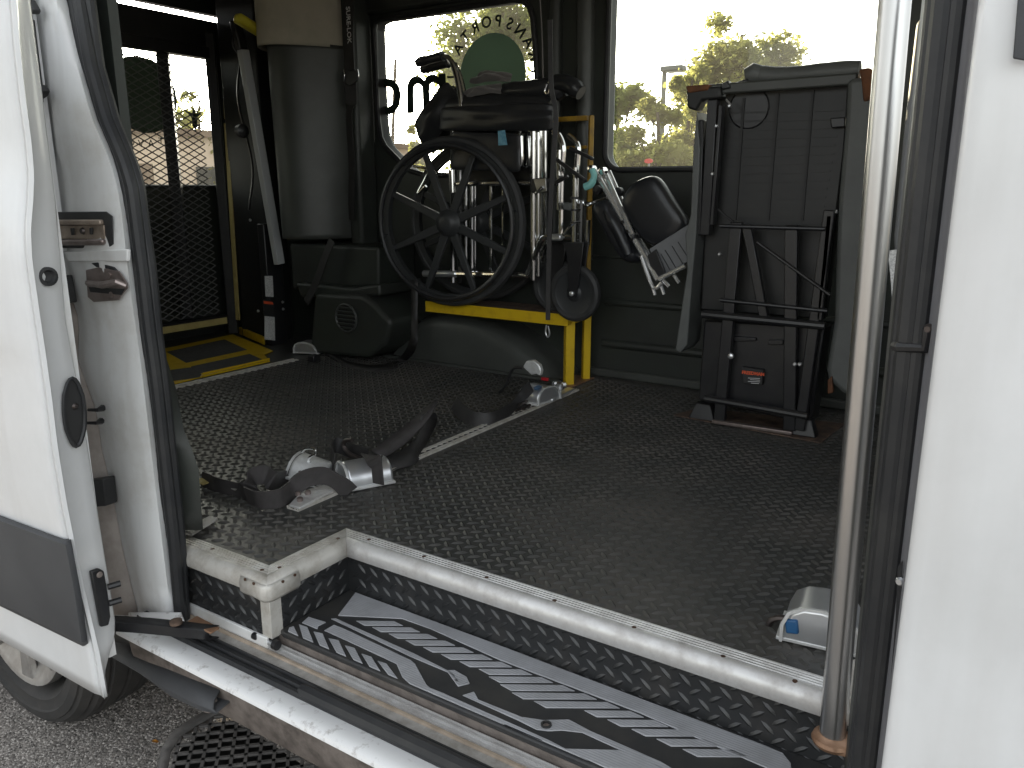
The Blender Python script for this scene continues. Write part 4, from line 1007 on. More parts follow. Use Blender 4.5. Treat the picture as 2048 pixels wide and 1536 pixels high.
padmesh2('calf_pad', ring, .045, M_pad, lr2, (-.15, -1, .1))
ring2 = spline([PY(*p, YN + .05) for p in ((1195, 412), (1206, 402), (1222, 404), (1240, 430), (1266, 480), (1278, 512), (1272, 524), (1254, 522), (1238, 500), (1212, 452), (1198, 428))], 4, closed=True)
padmesh2('calf_pad', ring2, .05, M_pad, lr, (-.5, -1, .2))
bolster('calf_pad_fold', [(1214, 420), (1240, 468), (1258, 510)], YN + .03, .022, M_pad, lr)
ft = MB().prism([PY(*p, YN + .015) for p in ((1298, 498), (1378, 448), (1384, 520), (1366, 528), (1330, 556), (1318, 540))], (0, .010, 0)).build('foot_plate', M_fabd, lr2, bevel=.003)
for a, b in (((1330, 500), (1352, 536)), ((1344, 492), (1366, 528)), ((1322, 508), (1340, 540)), ((1356, 484), (1374, 512))):
    MB().bar(PY(*a, YN + .0135), PY(*b, YN + .0135), .003, .002).build('foot_plate_groove', M_vinyl, ft)
MB().prism([PY(*p, YN + .0) for p in ((1294, 510), (1312, 498), (1332, 548), (1314, 562), (1306, 556))], (0, .008, 0)).build('foot_plate', M_vinyl, lr, bevel=.003)
ct('foot_bar', [(1282, 512), (1306, 574), (1324, 566)], YN - .01, .007, m_=M_legtube, parent=lr)
ct('foot_bar', [(1318, 558), (1370, 532)], YN - .0, .008, m_=M_legtube, parent=lr2)
for a, b in (((1304, 570), (1310, 590)), ((1322, 572), (1328, 589)), ((1326, 560), (1338, 573)), ((1348, 550), (1358, 566))): ct('foot_stud', [a, b], YN - .005, .006, m_=M_legtube, parent=lr)
MB().tube(spline([PY(*p, YN + .02) for p in ((1184, 338), (1188, 352), (1182, 368), (1170, 374))], 5), [.011] * 8 + [.013] * 8, 10).build('teal_release_clip', M_teal, lr)
for p_ in ((1184, 338), (1206, 342)): MB().lathe([(.006, -.014), (.013, -.012), (.013, .012), (.006, .014)], PY(*p_, YN + .06), (0, 1, 0), 14).build('pivot_cap', M_chrome, lr)
ct('pivot_link', [(1150, 410), (1180, 408), (1214, 396)], YN + .09, .008, parent=lr)
for p_ in ((1196, 380), (1238, 384)): MB().lathe([(.004, -.010), (.016, -.008), (.016, .008), (.004, .010)], PY(*p_, YN + .10), (.2, 1, 0), 14).build('pivot_knob', M_black, lr)
# strap that ties the chair to the wall
ts = empty('tether_strap', PY(1100, 640, YN - .06), 'black strap with a wire hook hanging down over the wheelchair front', 'strap')
MB().ribbon(spline([PY(*p, YN - .06) for p in ((1100, 40), (1101, 120), (1103, 180), (1112, 230), (1106, 330), (1100, 440), (1097, 560), (1096, 640))], 5), (1, .3, 0), .016).build('webbing', M_belt, ts)
MB().tube(spline([PY(*p, YN - .06) for p in ((1093, 650), (1091, 664), (1095, 674), (1099, 668), (1096, 652))], 4), .003, 6).build('hook', M_zinc, ts)
MB().tube(spline([PY(*p, YN - .05) for p in ((1080, 0), (1084, 70), (1086, 156))], 4), .0022, 6).build('pull_cord', M_cloth, ts)
MB().tube(spline([PY(*p, YN - .06) for p in ((1094, 168), (1090, 182), (1096, 188), (1100, 174), (1098, 164))], 4), .003, 6).build('ring', M_chrome, ts)

# ================================================================== WHEELCHAIR LIFT at the rear doors
LX = -3.30
lift = empty('wheelchair_lift', (LX, 2.0, 0), 'black wheelchair lift folded up at the rear doors behind expanded metal', 'lift')
em_ = MB(); y0_, y1_, z0_, z1_ = 1.30, 2.51, .125, 1.29; DW, DH = .0605, .031
ny, nz = int((y1_ - y0_) / DW), int((z1_ - z0_) / DH)
for i in range(ny):
    for j in range(nz):
        if i * DW + y0_ < 1.75: continue
        a = V((LX, y0_ + i * DW, z0_ + (j + .5) * DH)); c = V((LX, a.y + DW / 2, z0_ + j * DH)); d = V((LX, a.y + DW / 2, z0_ + (j + 1) * DH)); b = V((LX, a.y + DW, a.z))
        for p, q in ((a, c), (c, b), (a, d), (d, b)): em_.bar(p, q, .0046, .0024, up=(1, 0, .4))
em_.build('expanded_metal', M_mesh, lift, smooth=False, kind='stuff')
for a, b, w_ in (((LX, y1_ + .012, .02), (LX, y1_ + .012, 1.40), .045), ((LX - .02, 1.3, .09), (LX - .02, 2.51, .09), .05), ((LX - .01, 1.3, 1.315), (LX - .01, 2.51, 1.315), .05), ((LX - .035, PX(344, 200, LX).y, .12), (LX - .035, PX(344, 200, LX).y, 1.29), .05)):
    MB().bar(a, b, w_, w_).build('platform_frame', M_black, lift, bevel=.003)
MB().box((LX - .012, 1.3, 1.335), (LX + .006, 2.50, 1.455)).build('top_plate', M_blackm, lift, bevel=.003)
MB().bar((LX + .035, 1.8, .094), (LX + .035, 2.46, .094), .004, .03, up=(0, 0, 1)).build('yellow_tape', M_yeld, lift)
tp = [PX(447, 130, LX + .05), PX(452, 238, LX + .05)]; MB().bar(tp[0], tp[1], .006, .02, up=(1, 0, 0)).build('yellow_handrail', M_yeld, lift, bevel=.001)
tp = [PX(452, 246, LX + .05), PX(476, 640, LX + .05)]; MB().bar(tp[0], tp[1], .006, .026, up=(1, 0, 0)).build('yellow_handrail', M_yeld, lift, bevel=.001)
# tower post and arm
tq = [(478, 0), (560, 0), (572, 690), (500, 690)]
MB().box((-3.25, 2.53, 0), (-3.0, 2.64, 1.66)).build('tower', M_blackm, lift, bevel=.006)
MB().box((-3.0, 2.465, .0), (-2.955, 2.56, .56)).build('tower_foot', M_black, lift, bevel=.004)
a, b = PX(486, 100, -2.94), PX(559, 528, -2.90)
MB().bar(a, b, .042, .03, up=(1, 0, 0)).build('lift_arm', M_armgrey, lift, bevel=.003)
MB().bar(PX(470, 40, -3.0), PX(497, 150, -3.0), .05, .03, up=(1, 0, 0)).build('arm_head', M_black, lift, bevel=.008)
pad_c = MB().bar(PX(472, 34, -2.86), PX(524, 66, -2.86), .04, .05, up=(1, 0, 0)).build('yellow_arm_pad', M_yelb, lift, bevel=.014)
MB().lathe([(.006, -.02), (.028, -.016), (.03, .01), (.012, .02)], PX(484, 262, -3.0), (1, 0, 0), 18).build('motor_cap', M_black, lift)
for p_ in ((500, 440), (516, 622), (565, 604), (566, 618)): MB().lathe([(.004, -.002), (.007, 0), (.005, .006)], PX(*p_, -3.0 if p_[0] < 540 else -2.952), (1, 0, 0), 10).build('tower_bolt', M_zinc, lift)
MB().tube(spline([PX(*p, -3.0) for p in ((470, 60), (466, 90), (480, 120), (476, 200), (505, 330), (498, 420))], 5), .005, 6).build('lift_hose', M_black, lift)
def lab(nm, pts, m_, X=-2.954, e=.001): return MB().prism([PX(*p, X) for p in pts], (e, 0, 0)).build(nm, m_, lift)
lab('label_plate', [(529, 552), (545, 552), (547, 594), (531, 593)], M_label)
lb = lab('warning_label', [(525, 599), (547, 602), (549, 634), (527, 632)], M_ink)
lab('warning_bar', [(527, 602), (545, 604), (546, 609), (527, 607)], M_lred, e=.0018)
lab('label_plate', [(529, 632), (549, 634), (550, 681), (529, 679)], M_label)
# yellow bridge plate on the floor
def fz(nm, pts, z, m_, h=.003, parent=lift): return MB().prism([PZ(320 + a * .2083, 480 + b * .2083, z) for a, b in pts], (0, 0, h)).build(nm, m_, parent, bevel=.0008, seg=1)
fz('bridge_plate', [(-250, 1110), (700, 912), (1085, 1070), (1000, 1105), (1050, 1160), (110, 1395), (-250, 1480)], .003, M_yel, .004)
fz('grip_panel', [(60, 1075), (620, 955), (835, 1055), (250, 1180)], .0075, M_grip, .0012)
fz('grip_panel', [(300, 1215), (860, 1095), (985, 1150), (420, 1270), (240, 1330)], .0075, M_grip, .0012)
fz('grip_panel', [(100, 1250), (290, 1225), (400, 1290), (380, 1320), (120, 1355)], .0078, M_grip, .0012)
MB().prism([PZ(320 + a * .2083, 480 + b * .2083, .008) for a, b in ((760, 905), (1005, 1012), (1012, 998), (772, 893))], (0, 0, .035)).build('roll_stop', M_yel, lift, bevel=.003)
for k in (0, 1): MB().bar(PZ(320 + 410 * .2083, 480 + (1285 + 26 * k) * .2083, .009), PZ(320 + 1050 * .2083, 480 + (1140 + 22 * k) * .2083, .009), .006, .006).build('plate_edge', M_yel, lift)

# ================================================================== FOLDED SEAT
SY = 2.37
seat = empty('folded_seat', PZ(1520, 870, 0), 'grey passenger seat folded upright with its black underside showing', 'seat')
def sp_(nm, pts, Y, ext, m_, bevel=.004, **k): return MB().prism([PY(*p, Y) for p in pts], (0, ext, 0)).build(nm, m_, k.get('parent', seat), bevel=bevel)
sp_('seat_pan', [(1432, 190), (1700, 160), (1690, 300), (1648, 640), (1400, 620), (1412, 380)], SY + .05, .05, M_blackm, .006)
for x0_, x1_ in (((1488, 196), (1470, 440)), ((1556, 188), (1536, 440)), ((1626, 180), (1604, 440))):
    MB().bar(PY(*x0_, SY + .048), PY(*x1_, SY + .048), .008, .006, up=(0, 1, 0)).build('pan_groove', M_ink, seat)
for k in range(14):
    y_ = 222 + k * 17.5; MB().bar(PY(1452 - k * 1.2, y_ + 4, SY + .0492), PY(1684 - k * 3.2, y_ - 2, SY + .0492), .005, .003, up=(0, 1, 0)).build('pan_rib', M_blackm, seat)
MB().lathe([(.004, 0), (.055, .001), (.057, .004), (.06, .001)], PY(1498, 216, SY + .05), (0, -1, 0), 24).build('pan_boss', M_black, seat)
MB().bar(PY(1392, 182, SY + .02), PY(1716, 158, SY + .02), .022, .03).build('top_rail', M_panel2, seat, bevel=.005)
sp_('hinge_box', [(1372, 176), (1440, 172), (1442, 196), (1404, 200), (1392, 222), (1374, 216)], SY - .01, .05, M_blackm, .006)
sp_('red_corner_cap', [(1370, 172), (1418, 168), (1416, 180), (1376, 186)], SY - .014, .04, M_rust, .004)
for a, b, w_ in (((1428, 200), (1412, 470), .03), ((1444, 210), (1426, 450), .012), ((1404, 240), (1398, 470), .02)):
    MB().bar(PY(*a, SY + .01), PY(*b, SY + .01), w_, .03, up=(0, 1, 0)).build('hinge_arm', M_black, seat, bevel=.003)
for p_ in ((1460, 212), (1434, 252), (1426, 348), (1440, 508), (1462, 712), (1590, 728), (1600, 728), (1672, 424), (1394, 212)):
    MB().lathe([(.004, -.002), (.010 if p_[1] > 700 and p_[0] < 1500 else .006, 0), (.008 if p_[1] > 700 and p_[0] < 1500 else .005, .007), (.003, .009)], PY(*p_, SY + (.0 if p_[1] < 600 else -.02)), (0, -1, 0), 10).build('seat_bolt', M_zinc, seat)
MB().tube([PY(1462, 210, SY), PY(1452, 199, SY)], .003, 6).build('cable_clip', M_zinc, seat)
# leg frame
for (a, b, w_) in (((1474, 444), (1440, 840), .035), ((1494, 450), (1530, 640), .026), ((1584, 450), (1580, 860), .036), ((1660, 420), (1600, 860), .03), ((1660, 430), (1640, 640), .016)):
    MB().bar(PY(*a, SY - .01), PY(*b, SY - .01), w_, .022, up=(0, 1, 0)).build('leg_strut', M_black, seat, bevel=.003)
for a, b, w_ in (((1440, 452), (1650, 458), .012), ((1440, 600), (1655, 622), .012), ((1405, 628), (1650, 652), .024), ((1410, 796), (1615, 832), .022), ((1514, 484), (1660, 590), .010), ((1436, 418), (1466, 444), .006)):
    MB().tube([PY(*a, SY - .025), PY(*b, SY - .025)], w_ / 2, 10).build('cross_tube', M_black, seat)
sp_('lower_shroud', [(1408, 640), (1650, 655), (1622, 850), (1396, 800)], SY + .02, .10, M_black, .006)
sp_('cable_guard', [(1462, 672), (1512, 676), (1512, 682), (1462, 684)], SY + .01, .015, M_black, .002)
sp_('cable_guard', [(1536, 680), (1566, 680), (1566, 690), (1536, 690)], SY + .01, .015, M_black, .002)
bp_ = [PZ(1346, 832, .001), PZ(1400, 818, .001), PZ(1690, 850, .001), PZ(1640, 888, .001)]
MB().prism(bp_, (0, 0, .005)).build('base_plate', M_rustp, seat, bevel=.002)
for p_ in ((1402, 836), (1600, 868)): 
    q = PZ(*p_, .006); MB().prism([q + V((-.035, -.02, 0)), q + V((.05, -.02, 0)), q + V((.03, -.01, .05)), q + V((-.015, -.01, .05))], (0, .04, 0)).build('floor_foot', M_black, seat, bevel=.003)
MB().bar(PZ(1425, 842, .012), PZ(1585, 866, .012), .02, .012).build('foot_bar', M_brown, seat, bevel=.003)
# upholstery at both sides and on top
def soft(nm, pts, Y, ext, m_, bevel=.012): return MB().prism([PY(*p, Y) for p in pts], (0, ext, 0)).build(nm, m_, seat, bevel=bevel, seg=3, ang=60)
soft('cushion_edge', [(1393, 222), (1386, 300), (1381, 430), (1370, 470), (1374, 540), (1350, 700), (1360, 706), (1374, 690), (1384, 560), (1392, 470), (1400, 300)], SY - .02, .12, M_fab, .004)
soft('backrest', [(1694, 158), (1746, 150), (1748, 300), (1740, 560), (1728, 780), (1690, 792), (1656, 760), (1652, 740), (1668, 640), (1672, 500), (1676, 400), (1690, 240)], SY - .01, .16, M_fab, .014)
soft('backrest_end', [(1716, 138), (1740, 134), (1750, 150), (1748, 195), (1726, 205), (1722, 160)], SY - .02, .15, M_rust, .008)
soft('rust_stain_foam', [(1655, 760), (1664, 752), (1666, 786), (1655, 788)], SY - .016, .02, M_rust, .003)
hd = [PY(*p, SY + .05) for p in ((1508, 150), (1560, 152), (1640, 146), (1720, 140))]
MB().tube(spline(hd, 5), [.022, .026, .027, .026, .025, .025, .024, .024, .024, .025, .026, .026, .027, .027, .026, .024][:len(spline(hd, 5))], 14).build('headrest_roll', M_fab, seat)
MB().tube([PY(1490, 152, SY + .04), PY(1506, 148, SY + .045), PY(1520, 150, SY + .05)], [.020, .030, .026], 14).build('headrest_end', M_fab, seat)
sp_('frame_knob', [(1440, 168), (1456, 160), (1460, 176), (1442, 180)], SY, .03, M_black, .004)
sp_('frame_knob', [(1466, 166), (1496, 156), (1496, 172), (1468, 176)], SY + .02, .03, M_black, .004)
sp_('pan_bracket', [(1660, 236), (1690, 234), (1690, 254), (1662, 256)], SY + .03, .02, M_black, .003)
place_text('seat_label_name', 'FREEDMAN', .0135, PY(1506, 747, SY - .0015), (1, 0, .02), (-.05, 0, 1), M_lred, seat, bold=.0006)
for k, (a, b) in enumerate(((1496, 1520), (1500, 1520), (1496, 1520), (1502, 1518))):
    MB().bar(PY(a, 756 + k * 3.4, SY - .001), PY(b, 757 + k * 3.4, SY - .001), .0012, .0006, up=(0, 1, 0)).build('seat_label_line', M_lwhite, seat)
sp_('seat_label', [(1484, 734), (1526, 740), (1524, 770), (1486, 766)], SY + .0005, .03, M_ink, .001)

# ================================================================== GRAB POLE
pb = PY(1664, 1480, 1.072); pt = PY(1790, 0, 1.078); pt2 = pt + (pt - pb) * .55
gp_ = empty('grab_pole', pb, 'tall brushed steel grab pole beside the step', 'pole')
MB().cyl(pb, pt2, .0178, 32).build('tube', M_steel, gp_)
MB().lathe([(.006, -.006), (.026, -.006), (.028, -.001), (.026, .004), (.021, .007), (.0185, .010)], pb + V((0, 0, .002)), (0, 0, 1), 32).build('floor_collar', M_copper, gp_)

MB().bar(pb + V((.0, .0, -.002)), pb + V((.10, .03, -.002)), .05, .007).build('collar_bracket', M_copper, gp_, bevel=.001)

# ================================================================== DRIVER SEAT glimpsed behind the pole
ds = empty('driver_seat', (.0, 2.2, 0), 'grey driver seat back seen in the gap right of the steel pole', 'seat')
MB().prism([PY(*p, 1.9) for p in ((1832, 34), (1870, 18), (1905, 30), (1900, 300), (1860, 640), (1790, 640), (1786, 470), (1806, 260))], (0, .45, 0)).build('backrest', M_fabd, ds, bevel=.03, seg=4, ang=60)
MB().prism([PY(*p, 1.98) for p in ((1842, -60), (1900, -60), (1900, 14), (1858, 16), (1850, 8))], (0, .26, 0)).build('headrest', M_fab, ds, bevel=.03, seg=3, ang=60)
MB().box((-.12, 1.9, 0), (.45, 2.4, .42)).build('cushion', M_fabd, ds, bevel=.03)
MB().ribbon(spline([PY(*p, 1.88) for p in ((1786, 500), (1792, 560), (1797, 640), (1800, 690))], 4), (1, 0, 0), .02).build('belt_edge', M_label, ds)

# ================================================================== BELTS AND RETRACTORS
def retractor(nm, loc, fwd, label, tilt=0, L=.062, W=.052, H=.058, hm=None):
    """silver wheelchair tie-down: housing with rounded top, base, belt slot"""
    o_ = empty(nm, loc, label, 'tie-down', 'silver belt retractors clipped into the floor tracks')
    f = V(fwd).normalized(); s_ = V((0, 0, 1)).cross(f).normalized(); u = V((0, 0, 1))
    if tilt: u = (u + s_ * tilt).normalized(); s_ = f.cross(u) * -1
    loc = V(loc)
    prof = [(-1, .0), (-1, .45), (-.86, .78), (-.55, .96), (-.1, 1), (.35, .95), (.72, .74), (.93, .4), (1, 0)]
    P = [loc + f * (a * L) + u * (b * H) - s_ * W for a, b in prof]
    MB().prism(P, s_ * (2 * W)).build('housing', hm or M_zinc, o_, bevel=.007, seg=3, ang=50)
    P2 = [loc + f * (a * L * 1.06) + u * (b * H * 1.05) - s_ * (W * .98) for a, b in prof]
    P3 = [loc + f * (a * L * .98) + u * (b * H * .98) - s_ * (W * .98) for a, b in prof]
    MB().grid([P2, [p - s_ * .006 for p in P2], [p - s_ * .006 for p in P3], P3]).build('housing_rim', M_zincw, o_)
    MB().obox(loc + u * .003, f * L * 1.15, s_ * W * 1.02, u * .003).build('base', M_zincw, o_, bevel=.001)
    return o_, f, s_, u
def hook(pts, Y, r, m_, parent): return MB().tube(spline([PY(*p, Y) for p in pts], 5), r, 8).build('hook', m_, parent)
def belt(nm, pts, wid, width, m_, parent): return MB().ribbon(spline(pts, 6), wid, width).build(nm, m_, parent)
# 1: open pale retractor, left of the pair on the floor
q1 = PZ(622, 955, .004)
r1, f, s_, u = retractor('tie_down', q1, (.35, -1, 0), 'pale belt retractor with a wire hook on the floor, beside the left belt loop', tilt=.25, L=.045, W=.045, H=.05, hm=M_zincw)
hook([(604, 904), (612, 897), (628, 898), (630, 908), (618, 916), (616, 926), (622, 926)], q1.y - .01, .0036, M_chrome, r1)
MB().obox(PY(602, 948, q1.y - .06), V((.006, 0, 0)), V((0, .004, 0)), V((0, 0, .008))).build('release_tab', M_hook, r1, bevel=.002)
b1 = [PZ(404, 962, .012), PZ(440, 975, .014), PZ(480, 985, .01), PZ(497, 975, .035), PZ(505, 955, .055), PZ(530, 950, .055), PZ(548, 962, .04), PZ(570, 960, .012), PZ(600, 950, .02)]
belt('belt', b1, [V((.3, .2, 1))] * 4 + [V((0, .1, 1))] * 60, .047, M_belt2, r1)
b2 = [PZ(492, 990, .026), PZ(520, 1000, .026), PZ(560, 996, .026), PZ(585, 978, .03), PZ(610, 958, .05), PZ(648, 952, .05), PZ(680, 968, .03), PZ(700, 985, .006)]
belt('belt_loop', b2, V((0, -.25, 1)), .047, M_belt2, r1)
MB().prism([PZ(*p, .016) for p in ((447, 970), (466, 960), (484, 972), (470, 982))], (0, 0, .002)).build('belt_tag', M_tan, r1)
MB().bar(PZ(398, 958, .02), PZ(416, 966, .016), .03, .002).build('belt_end', M_yeld, r1)
q0 = PZ(625, 990, .008)
MB().prism([PZ(*p, .006) for p in ((578, 1014), (604, 986), (680, 964), (682, 976), (600, 1020))], (0, 0, .006)).build('track_fitting', M_alu, r1, bevel=.002)
for p_ in ((596, 990), (616, 988), (600, 1002)): MB().lathe([(.007, 0), (.007, .008), (.004, .010)], PZ(*p_, .012), (0, 0, 1), 8).build('fitting_stud', M_brown, r1)
# 2: closed silver retractor to its right
q2 = PZ(732, 962, .004)
r2, f, s_, u = retractor('tie_down', q2, (.9, -.45, 0), 'rounded silver retractor with a webbing band over its top, nearest the step corner', L=.045, W=.058, H=.056)
hook([(740, 925), (722, 918), (700, 908), (688, 894), (690, 882), (704, 880)], q2.y + .02, .0055, M_hook, r2)
belt('belt', [PY(757, 968, q2.y - .055), PY(752, 925, q2.y - .05), PY(742, 912, q2.y - .01), PY(738, 912, q2.y + .03), PZ(748, 920, .04)], V((1, -.2, .15)), .042, M_belt2, r2)
def strap2(nm, A, B, m_, parent, n=5):
    EA, EB = spline([PZ(*q) for q in A], n), spline([PZ(*q) for q in B], n)
    k = min(len(EA), len(EB)); return MB().grid([EA[:k], EB[:k]]).build(nm, m_, parent, solid=.0022, ang=70)
strap2('belt_tail', [(744, 902, .05), (790, 866, .06), (826, 838, .075), (846, 820, .088), (862, 806, .10), (876, 799, .10)],
       [(768, 916, .03), (802, 894, .035), (830, 868, .05), (850, 846, .07), (866, 824, .09), (877, 803, .10)], M_belt2, r2)
strap2('belt_loop', [(772, 914, .026), (804, 900, .03), (834, 874, .042), (842, 850, .062), (842, 832, .084), (856, 824, .088)],
       [(784, 941, .003), (832, 926, .003), (842, 904, .006), (862, 870, .02), (874, 842, .05), (872, 826, .08)], M_belt, r2)
belt('belt_loop', [PZ(668, 925, .05), PZ(662, 905, .055), PZ(672, 890, .06), PZ(700, 900, .05), PZ(735, 912, .05)], V((0, .2, 1)), .04, M_belt, r2)
# 3: at the far end of the floor track
q3 = PZ(1078, 800, .006)
r3, f, s_, u = retractor('tie_down', q3, (.1, 1, 0), 'silver retractor with a blue logo and red tab at the rack foot', L=.062, W=.045, H=.055)
MB().prism([PZ(*p, .0615) for p in ((1067, 775), (1076, 771), (1084, 773), (1078, 779), (1069, 780))], (0, 0, .0012)).build('blue_logo', M_blue, r3)
MB().obox(PZ(1090, 758, .03) , V((.014, 0, 0)), V((0, .007, 0)), V((0, 0, .006))).build('red_tab', M_red, r3, bevel=.003)
MB().prism([PY(*p, q3.y + .04) for p in ((1045, 734), (1052, 722), (1066, 721), (1078, 730), (1082, 742), (1080, 752), (1072, 748), (1062, 750))], (0, .02, 0)).build('hook_cover', M_zincw, r3, bevel=.004)
hook([(1046, 735), (1028, 736), (1020, 748), (1012, 770), (998, 786), (1002, 796), (1018, 797)], q3.y + .02, .0055, M_black, r3)
belt('belt', [PZ(1062, 772, .07), PZ(1040, 796, .04), PZ(1016, 822, .025), PZ(985, 838, .02), PZ(950, 838, .02), PZ(925, 825, .03), PZ(908, 806, .05)], V((0, .3, 1)), .045, M_belt, r3)
MB().bar(PZ(1098, 800, .01), PZ(1142, 778, .01), .03, .012).build('track_fitting', M_zinc, r3, bevel=.003)
MB().lathe([(.014, 0), (.014, .016), (.010, .020)], PZ(1118, 778, .016), (0, 0, 1), 10).build('fitting_stud', M_zinc, r3)
for p_ in ((1046, 808), (1052, 816), (1040, 820)): MB().bar(PZ(p_[0] - 8, p_[1] + 2, .02), PZ(p_[0] + 8, p_[1] - 6, .02), .006, .008).build('fitting_clip', M_hook, r3)
# 4: by the pole
q4 = PZ(1650, 1272, .004)
r4, f, s_, u = retractor('tie_down', q4, (1, .12, 0), 'silver retractor with a blue tab on the floor behind the pole', L=.062, W=.045, H=.066)
hook([(1596, 1256), (1560, 1266), (1540, 1258), (1540, 1244), (1556, 1236), (1580, 1238)], q4.y - .01, .0055, M_hook, r4)
MB().obox(PY(1584, 1252, q4.y - .05), V((.010, 0, .002)), V((0, .005, 0)), V((-.002, 0, .012))).build('blue_tab', M_blue, r4, bevel=.003)
belt('belt', [PZ(1700, 1270, .03), PZ(1712, 1230, .03), PZ(1722, 1200, .02)], V((0, .4, 1)), .04, M_belt, r4)
MB().bar(PZ(1690, 1292, .010), PZ(1740, 1300, .010), .035, .016).build('track_fitting', M_zinc, r4, bevel=.003)
MB().prism([PZ(*p, .0008) for p in ((1694, 1330), (1730, 1318), (1745, 1400), (1700, 1430))], (0, 0, .006)).build('front_track_end', M_alud, r4)
# 5: on the rear track
q5 = PZ(620, 704, .006)
r5, f, s_, u = retractor('tie_down', q5, (1, .35, 0), 'shiny silver retractor on the rear floor track below the vent', L=.055, W=.04, H=.05)
hook([(608, 702), (596, 698), (582, 706), (582, 718), (596, 722), (610, 716)], q5.y - .03, .005, M_hook, r5)
MB().obox(PZ(628, 716, .02), V((.018, 0, 0)), V((0, .02, 0)), V((0, 0, .014))).build('lock_body', M_black, r5, bevel=.004)
EA = spline([PY(822, 560, 2.42), PY(823, 630, 2.39), PY(818, 685, 2.36), PZ(794, 719, .012), PZ(758, 730, .006), PZ(700, 724, .006), PZ(650, 699, .02)], 6)
EB = spline([PY(836, 560, 2.42), PY(835, 640, 2.39), PY(834, 690, 2.35), PZ(816, 718, .010), PZ(776, 741, .003), PZ(704, 735, .003), PZ(652, 708, .012)], 6)
MB().grid([EA, EB]).build('belt', M_belt, r5, solid=.0022, ang=70)
# shoulder belt on the rear pillar
sb = empty('shoulder_belt', PY(700, 440, 2.62), 'black shoulder belt hanging on the pillar left of the rear window', 'belt')
belt('webbing', [PY(697, -60, 2.63), PY(697, 60, 2.62), PY(700, 150, 2.61), PY(702, 200, 2.61), PY(698, 240, 2.61), PY(704, 330, 2.62), PY(702, 440, 2.63)], [V((1, .1, 0))] * 12 + [V((1, .5, 0))] * 8 + [V((1, -.3, 0))] * 40, .050, M_belt, sb)
MB().prism([PY(*p, 2.60) for p in ((684, 142), (716, 140), (718, 160), (700, 172), (684, 162))], (0, .006, 0)).build('adjuster', M_black, sb, bevel=.003)
for x_ in (687, 715): MB().tube(spline([PY(x_, 139, 2.597), PY(x_ + 2, 150, 2.593), PY(x_ + 1, 162, 2.597)], 4), .0022, 6).build('adjuster_pin', M_chrome, sb)
place_text('belt_print', 'SURE-LOK', .031, PY(697, 50, 2.606), (0, 0, -1), (1, 0, 0), M_lwhite, sb, bold=.0004)
belt('lower_strap', [PY(664, 480, 2.44), PY(648, 520, 2.43), PY(630, 570, 2.42), PY(612, 604, 2.41)], V((1, 0, .5)), .04, M_belt, sb)

# ================================================================== OUTSIDE, BEYOND THE WINDOWS
def tree(name, label, base, h, rad, z0, n, ls, m_, seed, group=None, conic=0, ncl=60, spread=.34):
    r_ = random.Random(seed); base = V(base)
    t = empty(name, base, label, 'tree', group)
    tr = MB(); top = base + V((r_.uniform(-.2, .2), r_.uniform(-.2, .2), h * .93))
    pts = [base.lerp(top, k / 6) + V((r_.uniform(-.06, .06), r_.uniform(-.06, .06), 0)) * (k > 0) for k in range(7)]
    tr.tube(pts, [h * .022 * (1 - .85 * k / 6) + .015 for k in range(7)], 8)
    cl = []
    while len(cl) < ncl:
        u = V((r_.uniform(-1, 1), r_.uniform(-1, 1), r_.uniform(0, 1)))
        env = math.sqrt(max(0, 1 - ((u.z - .42) / .6) ** 2)) if not conic else (1 - u.z) ** .7
        d = math.hypot(u.x, u.y)
        if d > env: continue
        cl.append((base + V((u.x * rad, u.y * rad, z0 + (h - z0) * u.z)), u.z))
    for c, uz in cl:
        k = max(0, min(1, (c.z - base.z) / h - .12)); a = base.lerp(top, k * .9)
        tr.tube([a, a.lerp(c, .55) + V((0, 0, .05)), c], [h * .006 * (1.1 - uz) + .008, .012, .005], 5, caps=False)
    tr.build('trunk', M_trunk, t)
    lv = MB()
    for i in range(n):
        c, uz = cl[r_.randrange(len(cl))]; s = spread * rad * (1.1 - .5 * uz)
        p = c + V((r_.gauss(0, s * .55), r_.gauss(0, s * .55), r_.gauss(0, s * .42)))
        a = V((r_.gauss(0, 1), r_.gauss(0, 1), r_.gauss(0, .6))).normalized(); b = a.orthogonal().normalized(); q = r_.uniform(.6, 1.3) * ls
        lv.add([p - a * q, p + b * q * .45, p + a * q, p - b * q * .45], [(0, 1, 2, 3)])
    lv.build('crown', m_, t, smooth=False)
    return t
def gx(px, Y): q = PY(px, 375, Y); return V((q.x, Y, GZ))
G = 'trees behind the van'
tree('tall_tree', 'tall dense green tree behind the disc on the rear side window', gx(988, 15), 6.6, 1.05, 1.0, 17100, 0.074, M_leaf1, 11, G, ncl=90, spread=.42)
tree('slim_tree', 'tallest loose tree rising above the folded seat', gx(1466, 17), 4.75, 1.15, 2.2, 13300, 0.074, M_leaf2, 12, G, ncl=60, spread=.34)
tree('bushy_tree', 'bushy tree just right of the lamp post', gx(1376, 15), 3.6, .62, .5, 11400, 0.065, M_leaf2, 13, G, ncl=50)
tree('bushy_tree', 'bushy tree at the left edge of the centre window', gx(1246, 14), 3.2, .85, .5, 10450, 0.065, M_leaf1, 14, G, ncl=45)
tree('small_tree', 'small tree low in the middle of the centre window', gx(1302, 12), 2.7, .72, .4, 8550, 0.056, M_leaf2, 15, G, ncl=40)
tree('small_tree', 'yellow-green sapling left of the wheelchair handles in the rear window', gx(852, 13), 3.0, .42, .7, 1710, 0.061, M_leaf2, 16, G, ncl=22)
tree('shrub', 'low shrub at the bottom left corner of the rear side window', gx(815, 10), 1.75, .45, .2, 1710, 0.052, M_leaf2, 17, G, ncl=22)
